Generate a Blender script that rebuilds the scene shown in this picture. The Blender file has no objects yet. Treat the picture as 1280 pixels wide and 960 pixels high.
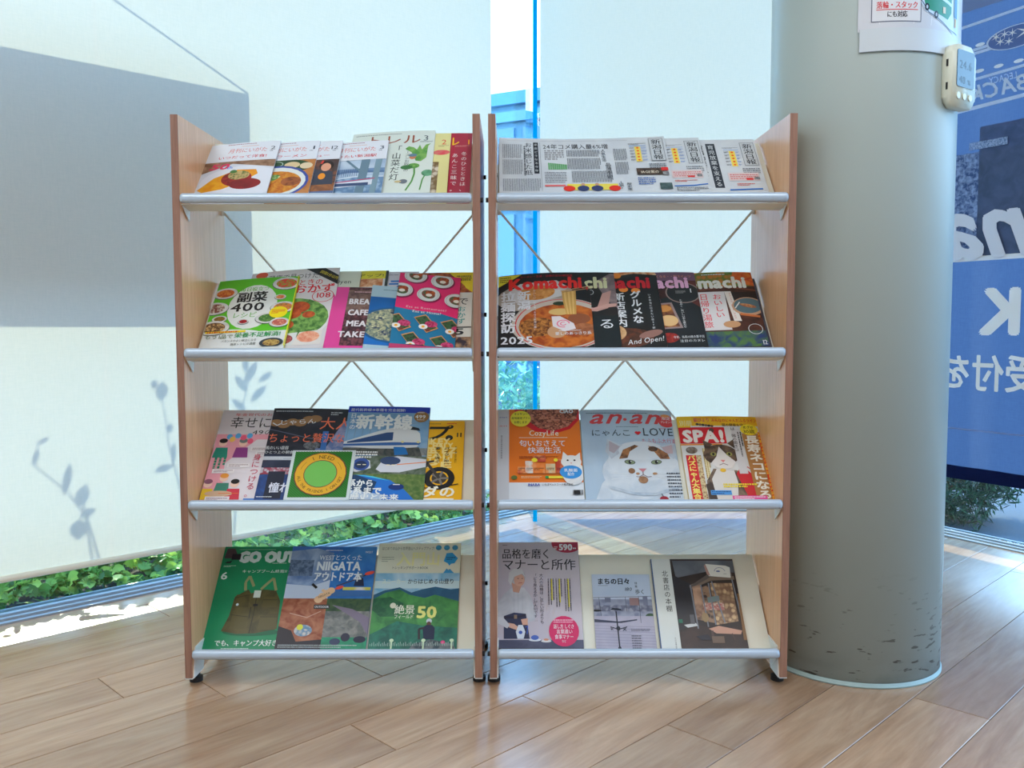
import bpy, bmesh, math, random
from mathutils import Vector, Matrix
from mathutils.geometry import tessellate_polygon
random.seed(7)
SC = bpy.context.scene
COL = SC.collection
PI = math.pi

def S(r, g, b):                                   # sRGB 0-255 -> linear
    f = lambda c: (c/255/12.92) if c <= 10.3 else ((c/255+.055)/1.055)**2.4
    return (f(r), f(g), f(b))

# ------------------------------------------------------------------ camera
CAM = Vector((0.0671, -2.1692, 0.9175)); PITCH = 0.0678; FPX = 1100.0
cam = bpy.data.cameras.new('camera'); cam.sensor_width = 36.0; cam.lens = FPX*36/1280
cam.clip_start = .02; cam.clip_end = 200
co = bpy.data.objects.new('camera', cam); COL.objects.link(co)
co.location = CAM; co.rotation_euler = (PI/2-PITCH, 0.0018, 0)
SC.camera = co

# ------------------------------------------------------------------ world, sun, exposure
w = bpy.data.worlds.new('sky'); SC.world = w; w.use_nodes = True
nt = w.node_tree; nt.nodes.clear()
out = nt.nodes.new('ShaderNodeOutputWorld'); bg = nt.nodes.new('ShaderNodeBackground')
tc = nt.nodes.new('ShaderNodeTexCoord'); sx = nt.nodes.new('ShaderNodeSeparateXYZ'); cr = nt.nodes.new('ShaderNodeValToRGB')
nt.links.new(tc.outputs['Generated'], sx.inputs[0]); nt.links.new(sx.outputs['Z'], cr.inputs[0])
cr.color_ramp.elements[0].position = 0.0; cr.color_ramp.elements[0].color = (.54, .75, 1.0, 1)
cr.color_ramp.elements[1].position = 0.7; cr.color_ramp.elements[1].color = (.30, .58, 1.0, 1)
nt.links.new(cr.outputs[0], bg.inputs[0]); bg.inputs[1].default_value = 7.0
nt.links.new(bg.outputs[0], out.inputs[0])
SUN_E = math.radians(26.5)
LDIR = Vector((0.475*math.cos(SUN_E), -0.88*math.cos(SUN_E), -math.sin(SUN_E))).normalized()
sl = bpy.data.lights.new('sun', 'SUN'); sl.energy = 12.6; sl.angle = math.radians(.9); sl.color = (1.0, .87, .60)
so = bpy.data.objects.new('sun', sl); COL.objects.link(so); so.location = (-4, 8, 6)
so.rotation_euler = LDIR.to_track_quat('-Z', 'Y').to_euler()
FILL_W = 21.0                                     # watts of each added interior fill lamp
SC.view_settings.view_transform = 'Standard'; SC.view_settings.look = 'None'
SC.view_settings.exposure = 0.0; SC.view_settings.gamma = 1.0; SC.view_settings.use_curve_mapping = False
SC.cycles.max_bounces = 10; SC.cycles.transparent_max_bounces = 16; SC.cycles.diffuse_bounces = 5
SC.cycles.sample_clamp_indirect = 6

# ------------------------------------------------------------------ helpers
def tag(o, label=None, cat=None, group=None, kind=None):
    if label: o['label'] = label
    if cat: o['category'] = cat
    if group: o['group'] = group
    if kind: o['kind'] = kind
    return o
def empty(name, loc=(0, 0, 0), rot=(0, 0, 0)):
    o = bpy.data.objects.new(name, None); COL.objects.link(o); o.location = loc; o.rotation_euler = rot
    o.empty_display_size = .1
    return o
def link(name, me, mat=None, parent=None, smooth=False):
    o = bpy.data.objects.new(name, me); COL.objects.link(o)
    if mat and not me.materials: me.materials.append(mat)
    if parent: o.parent = parent
    if smooth:
        me.polygons.foreach_set('use_smooth', [True]*len(me.polygons)); me.update()
    return o
def bobj(name, bm, mat, parent=None, smooth=False):
    me = bpy.data.meshes.new(name); bmesh.ops.recalc_face_normals(bm, faces=bm.faces[:]); bm.to_mesh(me); bm.free()
    return link(name, me, mat, parent, smooth)
def box(bm, x0, x1, y0, y1, z0, z1, bev=0):
    vs = [bm.verts.new((x, y, z)) for x in (x0, x1) for y in (y0, y1) for z in (z0, z1)]
    idx = [(0, 1, 3, 2), (4, 6, 7, 5), (0, 4, 5, 1), (2, 3, 7, 6), (0, 2, 6, 4), (1, 5, 7, 3)]
    fs = [bm.faces.new([vs[i] for i in f]) for f in idx]
    if bev:
        es = list({e for f in fs for e in f.edges})
        bmesh.ops.bevel(bm, geom=es, offset=bev, segments=2, affect='EDGES', profile=.6)
def prism(bm, pts, z0, z1, ax='z', bev=0):        # pts polygon extruded along an axis
    def P(a, b, c): return {'z': (a, b, c), 'x': (c, a, b), 'y': (a, c, b)}[ax]
    lo = [bm.verts.new(P(a, b, z0)) for a, b in pts]; hi = [bm.verts.new(P(a, b, z1)) for a, b in pts]
    n = len(pts); fs = [bm.faces.new(lo[::-1]), bm.faces.new(hi)]
    for i in range(n): fs.append(bm.faces.new((lo[i], lo[(i+1) % n], hi[(i+1) % n], hi[i])))
    if bev:
        es = list({e for f in fs[:2] for e in f.edges})
        bmesh.ops.bevel(bm, geom=es, offset=bev, segments=2, affect='EDGES')
def tube(bm, a, b, r, n=10, r2=None, caps=True):
    a = Vector(a); b = Vector(b); d = (b-a).normalized(); r2 = r if r2 is None else r2
    u = d.orthogonal().normalized(); v = d.cross(u)
    A = [bm.verts.new(a+(u*math.cos(t)+v*math.sin(t))*r) for t in [2*PI*i/n for i in range(n)]]
    B = [bm.verts.new(b+(u*math.cos(t)+v*math.sin(t))*r2) for t in [2*PI*i/n for i in range(n)]]
    for i in range(n): bm.faces.new((A[i], A[(i+1) % n], B[(i+1) % n], B[i]))
    if caps: bm.faces.new(A[::-1]); bm.faces.new(B)
def ray(u, v):
    x = (u-640)/FPX; z = (480-v)/FPX; c, s = math.cos(PITCH), math.sin(PITCH)
    return Vector((x, c+s*z, -s+c*z))
def atY(u, v, Y): r = ray(u, v); return CAM+r*((Y-CAM.y)/r.y)
def atZ(u, v, Z): r = ray(u, v); return CAM+r*((Z-CAM.z)/r.z)

# ------------------------------------------------------------------ materials
def newmat(name):
    m = bpy.data.materials.new(name); m.use_nodes = True; nt = m.node_tree
    return m, nt, nt.nodes['Principled BSDF'], nt.nodes['Material Output']
def N(nt, typ, **kw):
    n = nt.nodes.new(typ)
    for k, v in kw.items():
        if isinstance(k, str) and hasattr(n, k): setattr(n, k, v)
        else: n.inputs[k].default_value = v
    return n
def plain(name, c, rough=.5, metal=0, spec=.5, var=.06, scale=30):
    m, nt, p, o = newmat(name)
    n = N(nt, 'ShaderNodeTexNoise'); n.inputs['Scale'].default_value = scale; n.inputs['Detail'].default_value = 4
    t = N(nt, 'ShaderNodeTexCoord'); nt.links.new(t.outputs['Object'], n.inputs['Vector'])
    mx = N(nt, 'ShaderNodeMix', data_type='RGBA'); mx.inputs[6].default_value = (*[x*(1-var) for x in c], 1); mx.inputs[7].default_value = (*[min(1, x*(1+var)) for x in c], 1)
    nt.links.new(n.outputs['Fac'], mx.inputs[0]); nt.links.new(mx.outputs[2], p.inputs['Base Color'])
    p.inputs['Roughness'].default_value = rough; p.inputs['Metallic'].default_value = metal
    p.inputs['Specular IOR Level'].default_value = spec
    return m
def wood(name, cols, scale, rough, rnd=False, coat=0.0, bumpd=.0):
    m, nt, p, o = newmat(name); L = nt.links.new
    t = N(nt, 'ShaderNodeTexCoord'); mp = N(nt, 'ShaderNodeMapping'); L(t.outputs['Object'], mp.inputs[0]); mp.inputs['Scale'].default_value = scale
    vec = mp.outputs[0]
    if rnd:
        oi = N(nt, 'ShaderNodeObjectInfo'); ml = N(nt, 'ShaderNodeMath', operation='MULTIPLY'); ml.inputs[1].default_value = 37.0
        L(oi.outputs['Random'], ml.inputs[0]); ad = N(nt, 'ShaderNodeVectorMath', operation='ADD'); cb = N(nt, 'ShaderNodeCombineXYZ')
        L(ml.outputs[0], cb.inputs[0]); L(ml.outputs[0], cb.inputs[2]); L(vec, ad.inputs[0]); L(cb.outputs[0], ad.inputs[1]); vec = ad.outputs[0]
    n1 = N(nt, 'ShaderNodeTexNoise'); n1.inputs['Scale'].default_value = 1.0; n1.inputs['Detail'].default_value = 8; n1.inputs['Roughness'].default_value = .62; n1.inputs['Distortion'].default_value = 1.1
    L(vec, n1.inputs['Vector'])
    r = N(nt, 'ShaderNodeValToRGB'); e = r.color_ramp.elements; e[0].position = .3; e[0].color = (*cols[0], 1); e[1].position = .72; e[1].color = (*cols[2], 1)
    k = e.new(.5); k.color = (*cols[1], 1); L(n1.outputs['Fac'], r.inputs[0])
    n2 = N(nt, 'ShaderNodeTexNoise'); n2.inputs['Scale'].default_value = 6.0; n2.inputs['Detail'].default_value = 3; L(vec, n2.inputs['Vector'])
    mx = N(nt, 'ShaderNodeMix', data_type='RGBA', blend_type='MULTIPLY'); mx.inputs[0].default_value = .35
    L(r.outputs[0], mx.inputs[6]); L(n2.outputs['Fac'], mx.inputs[7])
    hs = N(nt, 'ShaderNodeHueSaturation'); L(mx.outputs[2], hs.inputs['Color'])
    if rnd:
        mr = N(nt, 'ShaderNodeMapRange'); L(oi.outputs['Random'], mr.inputs[0]); mr.inputs[3].default_value = 1.12; mr.inputs[4].default_value = 1.5; L(mr.outputs[0], hs.inputs['Value'])
    else: hs.inputs['Value'].default_value = 1.3
    gr = N(nt, 'ShaderNodeMix', data_type='RGBA'); gr.inputs[0].default_value = 0.0; L(hs.outputs[0], gr.inputs[6])
    L(hs.outputs[0], p.inputs['Base Color']); p.inputs['Roughness'].default_value = rough
    if bumpd:
        b = N(nt, 'ShaderNodeBump'); b.inputs['Strength'].default_value = bumpd; b.inputs['Distance'].default_value = .001
        L(n1.outputs['Fac'], b.inputs['Height']); L(b.outputs[0], p.inputs['Normal'])
    if coat: p.inputs['Coat Weight'].default_value = coat; p.inputs['Coat Roughness'].default_value = .22
    return m
M = {}
M['plank'] = wood('floor_wood', (S(150, 114, 86), S(166, 131, 102), S(182, 150, 120)), (1.6, 12, 2), .27, True, .45, .08)
M['floorbase'] = plain('floor_joint', S(92, 66, 52), .7)
M['beech'] = wood('beech_laminate', (S(206, 152, 106), S(216, 164, 120), S(226, 178, 134)), (90, 90, 3.0), .30, False, .12)
M['edge'] = wood('edge_band', (S(128, 92, 76), S(146, 106, 88), S(158, 118, 98)), (60, 60, 3), .45)
M['white'] = plain('white_steel', S(226, 230, 228), .35, var=.02)
M['cream'] = plain('cream_steel', S(222, 220, 205), .4, var=.02)
M['rail'] = plain('rail_aluminium', S(186, 200, 214), .3, .2, var=.02)
M['rod'] = plain('brace_steel', S(232, 230, 226), .4, .0)
M['black'] = plain('black_rubber', S(22, 22, 24), .6)
M['chrome'] = plain('bolt_steel', S(190, 190, 186), .25, 1.0)
M['wall'] = plain('wall_paint', S(225, 226, 224), .8, var=.02)
M['ceil'] = plain('ceiling_paint', S(235, 235, 235), .9, var=.02)
M['alu'] = plain('window_aluminium', S(150, 158, 166), .45, .15)
M['paperwhite'] = plain('paper_block', S(222, 222, 218), .7, var=.05, scale=200)
M['plasticw'] = plain('ivory_plastic', S(222, 224, 206), .35, var=.02)
M['lcd'] = plain('lcd_glass', S(58, 84, 100), .08, var=.05)
M['ground'] = plain('gravel_ground', S(64, 72, 84), .9, var=.35, scale=60)
M['soil'] = plain('dark_soil', S(48, 50, 40), .95, var=.3, scale=40)
M['bark'] = plain('bark', S(96, 74, 56), .9, var=.3, scale=60)
M['signb'] = plain('signboard_paint', S(200, 200, 198), .6)
M['cable'] = plain('steel_cable', S(90, 90, 92), .5, .6)

def glass(name, tint, refl=.07):
    m, nt, p, o = newmat(name); nt.nodes.remove(p); L = nt.links.new
    tr = N(nt, 'ShaderNodeBsdfTransparent'); tr.inputs[0].default_value = (*tint, 1)
    gl = N(nt, 'ShaderNodeBsdfGlossy'); gl.inputs['Roughness'].default_value = .02
    lw = N(nt, 'ShaderNodeLayerWeight'); pw = N(nt, 'ShaderNodeMath', operation='POWER'); L(lw.outputs['Facing'], pw.inputs[0]); pw.inputs[1].default_value = 4.0
    fr = N(nt, 'ShaderNodeMapRange'); L(pw.outputs[0], fr.inputs[0]); fr.inputs[3].default_value = .03; fr.inputs[4].default_value = .6
    mx = N(nt, 'ShaderNodeMixShader'); L(fr.outputs[0], mx.inputs[0]); L(tr.outputs[0], mx.inputs[1]); L(gl.outputs[0], mx.inputs[2])
    L(mx.outputs[0], o.inputs[0]); return m
M['glass'] = glass('window_glass', (.86, .95, .98))
M['finglass'] = glass('fin_glass', (.70, .90, .97))
def cloth(name, c, c2, trans, scale=(260, 260, 30), add=None):
    m, nt, p, o = newmat(name); nt.nodes.remove(p); L = nt.links.new
    t = N(nt, 'ShaderNodeTexCoord'); mp = N(nt, 'ShaderNodeMapping'); L(t.outputs['Object'], mp.inputs[0]); mp.inputs['Scale'].default_value = scale
    n1 = N(nt, 'ShaderNodeTexNoise'); n1.inputs['Scale'].default_value = 1; n1.inputs['Detail'].default_value = 3; L(mp.outputs[0], n1.inputs['Vector'])
    mp2 = N(nt, 'ShaderNodeMapping'); L(t.outputs['Object'], mp2.inputs[0]); mp2.inputs['Scale'].default_value = (30, 30, 250)
    n2 = N(nt, 'ShaderNodeTexNoise'); n2.inputs['Scale'].default_value = 1; n2.inputs['Detail'].default_value = 3; L(mp2.outputs[0], n2.inputs['Vector'])
    ad = N(nt, 'ShaderNodeMath', operation='ADD'); L(n1.outputs['Fac'], ad.inputs[0]); L(n2.outputs['Fac'], ad.inputs[1])
    mr = N(nt, 'ShaderNodeMapRange'); L(ad.outputs[0], mr.inputs[0]); mr.inputs[1].default_value = .7; mr.inputs[2].default_value = 1.3
    mx = N(nt, 'ShaderNodeMix', data_type='RGBA'); mx.inputs[6].default_value = (*c, 1); mx.inputs[7].default_value = (*c2, 1); L(mr.outputs[0], mx.inputs[0])
    d = N(nt, 'ShaderNodeBsdfDiffuse'); r = N(nt, 'ShaderNodeBsdfTranslucent'); L(mx.outputs[2], d.inputs[0]); L(mx.outputs[2], r.inputs[0])
    
    if add:                                        # sheer cloth: reflects part, lets a smaller part through
        for q, k in ((d, add[0]), (r, add[1])):
            g = N(nt, 'ShaderNodeVectorMath', operation='SCALE'); g.inputs['Scale'].default_value = k; L(mx.outputs[2], g.inputs[0]); L(g.outputs[0], q.inputs[0])
        ms = N(nt, 'ShaderNodeAddShader'); L(d.outputs[0], ms.inputs[0]); L(r.outputs[0], ms.inputs[1])
    else: ms = N(nt, 'ShaderNodeMixShader'); ms.inputs[0].default_value = trans; L(d.outputs[0], ms.inputs[1]); L(r.outputs[0], ms.inputs[2])
    L(ms.outputs[0], o.inputs[0])
    return m
M['blind'] = cloth('blind_fabric', (.90, .915, .865), (.97, .965, .905), .5, add=(.45, .148))
M['banner'] = cloth('banner_film', S(76, 88, 114), S(82, 95, 120), .75)
M['hem'] = cloth('banner_hem', S(24, 34, 74), S(28, 38, 80), .3)
M['finedge'] = cloth('fin_edge_glass', S(0, 178, 222), S(10, 190, 230), .5)

def attrmat(name, rough=.4, translucent=0.0, spec=.4, dbl=False):   # ink: two colours per print element mixed by noise or cells
    m, nt, p, o = newmat(name); L = nt.links.new
    a = N(nt, 'ShaderNodeAttribute'); a.attribute_name = 'ink'; b = N(nt, 'ShaderNodeAttribute'); b.attribute_name = 'ink2'
    uv = N(nt, 'ShaderNodeAttribute'); uv.attribute_name = 'pos'; pr = N(nt, 'ShaderNodeAttribute'); pr.attribute_name = 'tex'
    sp = N(nt, 'ShaderNodeSeparateXYZ'); L(pr.outputs['Vector'], sp.inputs[0])
    sc = N(nt, 'ShaderNodeVectorMath', operation='SCALE'); L(uv.outputs['Vector'], sc.inputs[0]); L(sp.outputs[0], sc.inputs['Scale'])
    nz = N(nt, 'ShaderNodeTexNoise'); nz.inputs['Scale'].default_value = 1; nz.inputs['Detail'].default_value = 4; nz.inputs['Distortion'].default_value = .6; L(sc.outputs[0], nz.inputs['Vector'])
    mr = N(nt, 'ShaderNodeMapRange'); L(nz.outputs['Fac'], mr.inputs[0]); mr.inputs[1].default_value = .36; mr.inputs[2].default_value = .64
    vo = N(nt, 'ShaderNodeTexVoronoi'); vo.inputs['Scale'].default_value = 1; L(sc.outputs[0], vo.inputs['Vector'])
    s2 = N(nt, 'ShaderNodeSeparateXYZ'); L(vo.outputs['Color'], s2.inputs[0])
    vd = N(nt, 'ShaderNodeMapRange'); L(vo.outputs['Distance'], vd.inputs[0]); vd.inputs[1].default_value = .25; vd.inputs[2].default_value = .75; vd.inputs[3].default_value = 1; vd.inputs[4].default_value = .0
    vm = N(nt, 'ShaderNodeMath', operation='MULTIPLY'); L(s2.outputs[0], vm.inputs[0]); L(vd.outputs[0], vm.inputs[1])
    vm2 = N(nt, 'ShaderNodeMath', operation='MULTIPLY'); L(vm.outputs[0], vm2.inputs[0]); vm2.inputs[1].default_value = 1.5; vm2.use_clamp = True
    f = N(nt, 'ShaderNodeMix'); L(sp.outputs[1], f.inputs[0]); L(mr.outputs[0], f.inputs[2]); L(vm2.outputs[0], f.inputs[3])
    mx = N(nt, 'ShaderNodeMix', data_type='RGBA'); L(f.outputs[0], mx.inputs[0]); L(a.outputs['Color'], mx.inputs[6]); L(b.outputs['Color'], mx.inputs[7])
    L(mx.outputs[2], p.inputs['Base Color']); p.inputs['Roughness'].default_value = rough; p.inputs['Specular IOR Level'].default_value = spec
    if translucent:
        t = N(nt, 'ShaderNodeBsdfTranslucent'); L(mx.outputs[2], t.inputs[0]); ms = N(nt, 'ShaderNodeMixShader'); ms.inputs[0].default_value = translucent
        L(p.outputs[0], ms.inputs[1]); L(t.outputs[0], ms.inputs[2]); L(ms.outputs[0], o.inputs[0])
    return m
M['print'] = attrmat('cover_ink', .38)
M['news'] = attrmat('newsprint_ink', .85, spec=.1)
M['bprint'] = attrmat('banner_ink', .6, .25)
M['leaf'] = attrmat('leaf_green', .45, .35)

# ------------------------------------------------------------------ printed art: flat shapes laid on a surface
GL = {}
def glyph(ch, bold=0):
    k = ch
    if k in GL: return GL[k]
    cu = bpy.data.curves.new('g', 'FONT'); cu.body = ch; cu.size = 1.0; cu.resolution_u = 2; cu.fill_mode = 'FRONT'
    ob = bpy.data.objects.new('g', cu); COL.objects.link(ob); bpy.context.view_layer.update()
    me = bpy.data.meshes.new_from_object(ob.evaluated_get(bpy.context.evaluated_depsgraph_get()))
    vs = [(v.co.x, v.co.y) for v in me.vertices]; me.calc_loop_triangles(); ts = [tuple(t.vertices) for t in me.loop_triangles]
    if ord(ch) > 0x2E80: adv = 1.0
    elif vs: adv = max(v[0] for v in vs)+.07
    else: adv = .3
    cjk = ord(ch) > 0x2E80
    if cjk and vs:                                 # scale an ideograph to the em box
        ys = [v[1] for v in vs]
    bpy.data.objects.remove(ob); bpy.data.curves.remove(cu); bpy.data.meshes.remove(me)
    GL[k] = (vs, ts, adv); return GL[k]

class Art:
    STEP = .00004; SEG = .02
    def __init__(s, w, h):
        s.w, s.h = w, h; s.v = []; s.f = []; s.a = []; s.b = []; s.t = []; s.layer = 1
    def _add(s, pts, tris, c, c2, tex, dz=0):
        o = len(s.v); z = s.layer*s.STEP+dz
        s.v += [(x, y, z) for x, y in pts]; s.f += [(a+o, b+o, d+o) for a, b, d in tris]
        n = len(pts); s.a += [c]*n; s.b += [c2 or c]*n; s.t += [tex]*n
    def _bold(s, P, T, c, b):
        r = b/s.w*s.w
        if b <= 0: D = [(0, 0)]
        elif b > .0013: D = [(0, 0)]+[(r*math.cos(k*PI/4), r*math.sin(k*PI/4)) for k in range(8)]
        elif b < .0006: D = [(-r*.7, 0), (r*.7, 0)]
        else: D = [(-r, -r*.7), (r, -r*.7), (-r, r*.7), (r, r*.7)]
        for i, (dx, dy) in enumerate(D):
            s._add([(x+dx, y+dy) for x, y in P], T, c, None, (60, 0), i*.000012)
    def clipped(s):                                # trim everything that runs past the sheet
        V, F, Aa, Ab, At = list(s.v), [], list(s.a), list(s.b), list(s.t)
        out = [x < -1e-6 or x > s.w+1e-6 or y < -1e-6 or y > s.h+1e-6 for x, y, z in s.v]
        for t in s.f:
            if not any(out[i] for i in t): F.append(t); continue
            P = [s.v[i] for i in t]
            for ax, lim, sg in ((0, 0, 1), (0, s.w, -1), (1, 0, 1), (1, s.h, -1)):
                Q = []
                for i in range(len(P)):
                    a, b = P[i], P[(i+1) % len(P)]; da, db = (a[ax]-lim)*sg, (b[ax]-lim)*sg
                    if da >= 0: Q.append(a)
                    if (da >= 0) != (db >= 0): k = da/(da-db); Q.append(tuple(a[j]+(b[j]-a[j])*k for j in range(3)))
                P = Q
                if len(P) < 3: break
            if len(P) < 3: continue
            o = len(V); V += P; n = len(P); Aa += [s.a[t[0]]]*n; Ab += [s.b[t[0]]]*n; At += [s.t[t[0]]]*n
            F += [(o, o+i, o+i+1) for i in range(1, n-1)]
        used = sorted({i for f in F for i in f}); mp = {j: i for i, j in enumerate(used)}
        s.v = [V[i] for i in used]; s.a = [Aa[i] for i in used]; s.b = [Ab[i] for i in used]; s.t = [At[i] for i in used]; s.f = [tuple(mp[i] for i in f) for f in F]
    def rect(s, u0, v0, u1, v1, c, c2=None, tex=(60, 0), rot=0):
        x0, x1, y0, y1 = u0*s.w, u1*s.w, v0*s.h, v1*s.h
        nx = max(1, math.ceil(abs(x1-x0)/(s.SEG*.8))); ny = max(1, math.ceil(abs(y1-y0)/.016))
        P = [(x0+(x1-x0)*i/nx, y0+(y1-y0)*j/ny) for j in range(ny+1) for i in range(nx+1)]
        if rot:
            cx, cy = (x0+x1)/2, (y0+y1)/2; cr, sr = math.cos(rot), math.sin(rot)
            P = [(cx+(x-cx)*cr-(y-cy)*sr, cy+(x-cx)*sr+(y-cy)*cr) for x, y in P]
        T = []
        for j in range(ny):
            for i in range(nx):
                a = j*(nx+1)+i; T += [(a, a+1, a+nx+2), (a, a+nx+2, a+nx+1)]
        s.layer += 1; s._add(P, T, c, c2, tex)
    def poly(s, pts, c, c2=None, tex=(60, 0)):
        P = [(u*s.w, v*s.h) for u, v in pts]
        T = [tuple(t) for t in tessellate_polygon([[Vector((x, y, 0)) for x, y in P]])]
        for _ in range(4):                        # refine long edges so the shape follows the surface
            if all(max(math.dist(P[t[i]], P[t[(i+1) % 3]]) for i in range(3)) < s.SEG*1.1 for t in T): break
            T2 = []; mid = {}
            def m(a, b):
                k = (min(a, b), max(a, b))
                if k not in mid: mid[k] = len(P); P.append(((P[a][0]+P[b][0])/2, (P[a][1]+P[b][1])/2))
                return mid[k]
            for a, b, d in T:
                e, f, g = m(a, b), m(b, d), m(d, a); T2 += [(a, e, g), (e, b, f), (g, f, d), (e, f, g)]
            T = T2
        s.layer += 1; s._add(P, T, c, c2, tex)
    def ell(s, cu, cv, ru, rv, c, c2=None, tex=(60, 0), rot=0, n=22, a0=0, a1=2*PI):
        cx, cy, rx, ry = cu*s.w, cv*s.h, ru*s.w, rv*s.w       # rv in widths too, so ru == rv is a circle
        R = max(1, math.ceil(max(rx, ry)/.02)); P = [(cx, cy)]; T = []; cr, sr = math.cos(rot), math.sin(rot)
        full = abs(a1-a0-2*PI) < 1e-6; m = n if full else n+1
        for k in range(1, R+1):
            for i in range(m):
                t = a0+(a1-a0)*i/n; x, y = rx*k/R*math.cos(t), ry*k/R*math.sin(t); P.append((cx+x*cr-y*sr, cy+x*sr+y*cr))
        for i in range(n):
            j = (i+1) % m
            T.append((0, 1+i, 1+j))
            for k in range(1, R):
                a, b = 1+(k-1)*m, 1+k*m; T += [(a+i, b+i, b+j), (a+i, b+j, a+j)]
        s.layer += 1; s._add(P, T, c, c2, tex)
    def T(s, txt, u0, u1, v, size, c, bold=.018, rot=0, shear=0):   # text from u0 to u1, baseline v, em size in widths
        gs = [glyph(ch, bold) for ch in txt]; bold = min(bold, .032) if ord(txt[0]) > 0x2E80 else bold; tot = sum(g[2] for g in gs); em = size*s.w; k = (u1-u0)*s.w/(tot*em)
        x = 0; cr, sr = math.cos(rot), math.sin(rot); s.layer += 1+3*(bold*em > .0013)
        for g in gs:
            P = []
            for px, py in g[0]:
                X = (x+px+shear*py)*em*k; Y = py*em; P.append((u0*s.w+X*cr-Y*sr, v*s.h+X*sr+Y*cr))
            s._bold(P, g[1], c, bold*em); x += g[2]
    def V(s, txt, u, v0, v1, size, c, bold=.018, lean=0):           # vertical writing: centre u, from v0 (top) to v1
        bold = min(bold, .03); n = len(txt); st = (v0-v1)*s.h/n; em = size*s.w; s.layer += 1+3*(bold*em > .0013); ky = min(1.15, st/em)
        for i, ch in enumerate(txt):
            g = glyph(ch, bold); cy = v0*s.h-st*(i+.5); cx = u*s.w+lean*(v0*s.h-cy)
            if ch == 'ー': P = [(cx+(py-.38)*em, cy-(px-.5)*em*ky) for px, py in g[0]]
            else: P = [(cx+(px-g[2]/2)*em, cy+(py-.38)*em*ky) for px, py in g[0]]
            s._bold(P, g[1], c, bold*em)
    def small(s, u0, v0, u1, v1, n, c, vert=False, fill=.5, seed=1):  # print too small to read: rows of tiny marks
        rn = random.Random(seed+int(u0*1000)+int(v1*777)); s.layer += 1; P = []; Tt = []
        W, H = (u1-u0)*s.w, (v1-v0)*s.h
        L, Cc = (H, W) if vert else (W, H); st = Cc/n; m = st*fill
        for i in range(n):
            a = 0; end = L*(1 if i < n-1 else rn.uniform(.5, 1))
            while a < end:
                l = min(rn.uniform(.5, 1.5)*m, end-a); q = st*(i+.5)
                if vert: x0, x1, y1, y0 = u0*s.w+q-m/2, u0*s.w+q+m/2, v1*s.h-a, v1*s.h-a-l
                else: x0, x1, y0, y1 = u0*s.w+a, u0*s.w+a+l, v1*s.h-q-m/2, v1*s.h-q+m/2
                o = len(P); P += [(x0, y0), (x1, y0), (x1, y1), (x0, y1)]; Tt += [(o, o+1, o+2), (o, o+2, o+3)]; a += l+m*rn.uniform(.15, .5)
        s._add(P, Tt, c, None, (60, 0))
    def ring(s, cu, cv, r, wd, c, n=40, a0=0, a1=2*PI, sq=1):
        P = []; T = []
        for i in range(n+1):
            t = a0+(a1-a0)*i/n
            for q in (r, r-wd): P.append((cu*s.w+q*s.w*math.cos(t), cv*s.h+q*s.w*sq*math.sin(t)))
            if i: o = 2*(i-1); T += [(o, o+2, o+3), (o, o+3, o+1)]
        s.layer += 1; s._add(P, T, c, None, (60, 0))
    def line(s, pts, wd, c):
        P = [(u*s.w, v*s.h) for u, v in pts]; Q = []; T = []
        for i in range(len(P)-1):
            a, b = Vector(P[i]), Vector(P[i+1]); n_ = max(1, math.ceil((b-a).length/s.SEG)); d = (b-a).normalized(); q = Vector((-d.y, d.x))*wd*s.w/2
            for k in range(n_):
                p0, p1 = a.lerp(b, k/n_), a.lerp(b, (k+1)/n_); o = len(Q); Q += [tuple(p0-q), tuple(p1-q), tuple(p1+q), tuple(p0+q)]; T += [(o, o+1, o+2), (o, o+2, o+3)]
        s.layer += 1; s._add(Q, T, c, None, (60, 0))
    def build(s, name, mat, parent, fn, flip=False):
        s.clipped(); me = bpy.data.meshes.new(name); V_ = [fn(x, y, z) for x, y, z in s.v]
        me.from_pydata(V_, [], [t[::-1] for t in s.f] if flip else s.f)
        def at(nm, typ, arr, key):
            A = me.attributes.new(nm, typ, 'POINT'); A.data.foreach_set(key, [q for r in arr for q in r])
        at('ink', 'FLOAT_COLOR', [(*c, 1) for c in s.a], 'color'); at('ink2', 'FLOAT_COLOR', [(*c, 1) for c in s.b], 'color')
        rz = random.random()*5
        at('pos', 'FLOAT_VECTOR', [(x+rz, y, rz) for x, y, z in s.v], 'vector'); at('tex', 'FLOAT_VECTOR', [(*t, 0) for t in s.t], 'vector')
        return link(name, me, mat, parent)

# ------------------------------------------------------------------ room shell
D1 = Vector((.717, .697, 0)); N1 = Vector((.697, -.717, 0)); P1 = Vector((-1.549, .555, 0))   # left window: direction, inward normal, base point
def L1(a, off=0, z=0): return P1+D1*a+N1*off+Vector((0, 0, z))
CORNER = L1(2.36)
D3 = Vector((.51, -.86, 0)).normalized(); N3 = Vector((-.86, -.51, 0)).normalized(); P3 = Vector((1.977, 1.702, 0))
def L3(b, off=0, z=0): return P3+D3*b+N3*off+Vector((0, 0, z))
b0 = -(2.2-1.702)/.86
RC = L3(b0); A0 = L1(-3.7); B1 = L3(3.6)
ROOM = [A0, CORNER, RC, B1, Vector((B1.x, -5, 0)), Vector((A0.x, -5, 0))]
ZC = 3.0
bm = bmesh.new(); prism(bm, [(p.x, p.y) for p in ROOM][::-1], -.12, -.006); floor = tag(bobj('floor', bm, M['floorbase']), kind='structure')
bm = bmesh.new(); prism(bm, [(p.x, p.y) for p in ROOM][::-1], ZC, ZC+.15); tag(bobj('ceiling', bm, M['ceil']), kind='structure')
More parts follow.
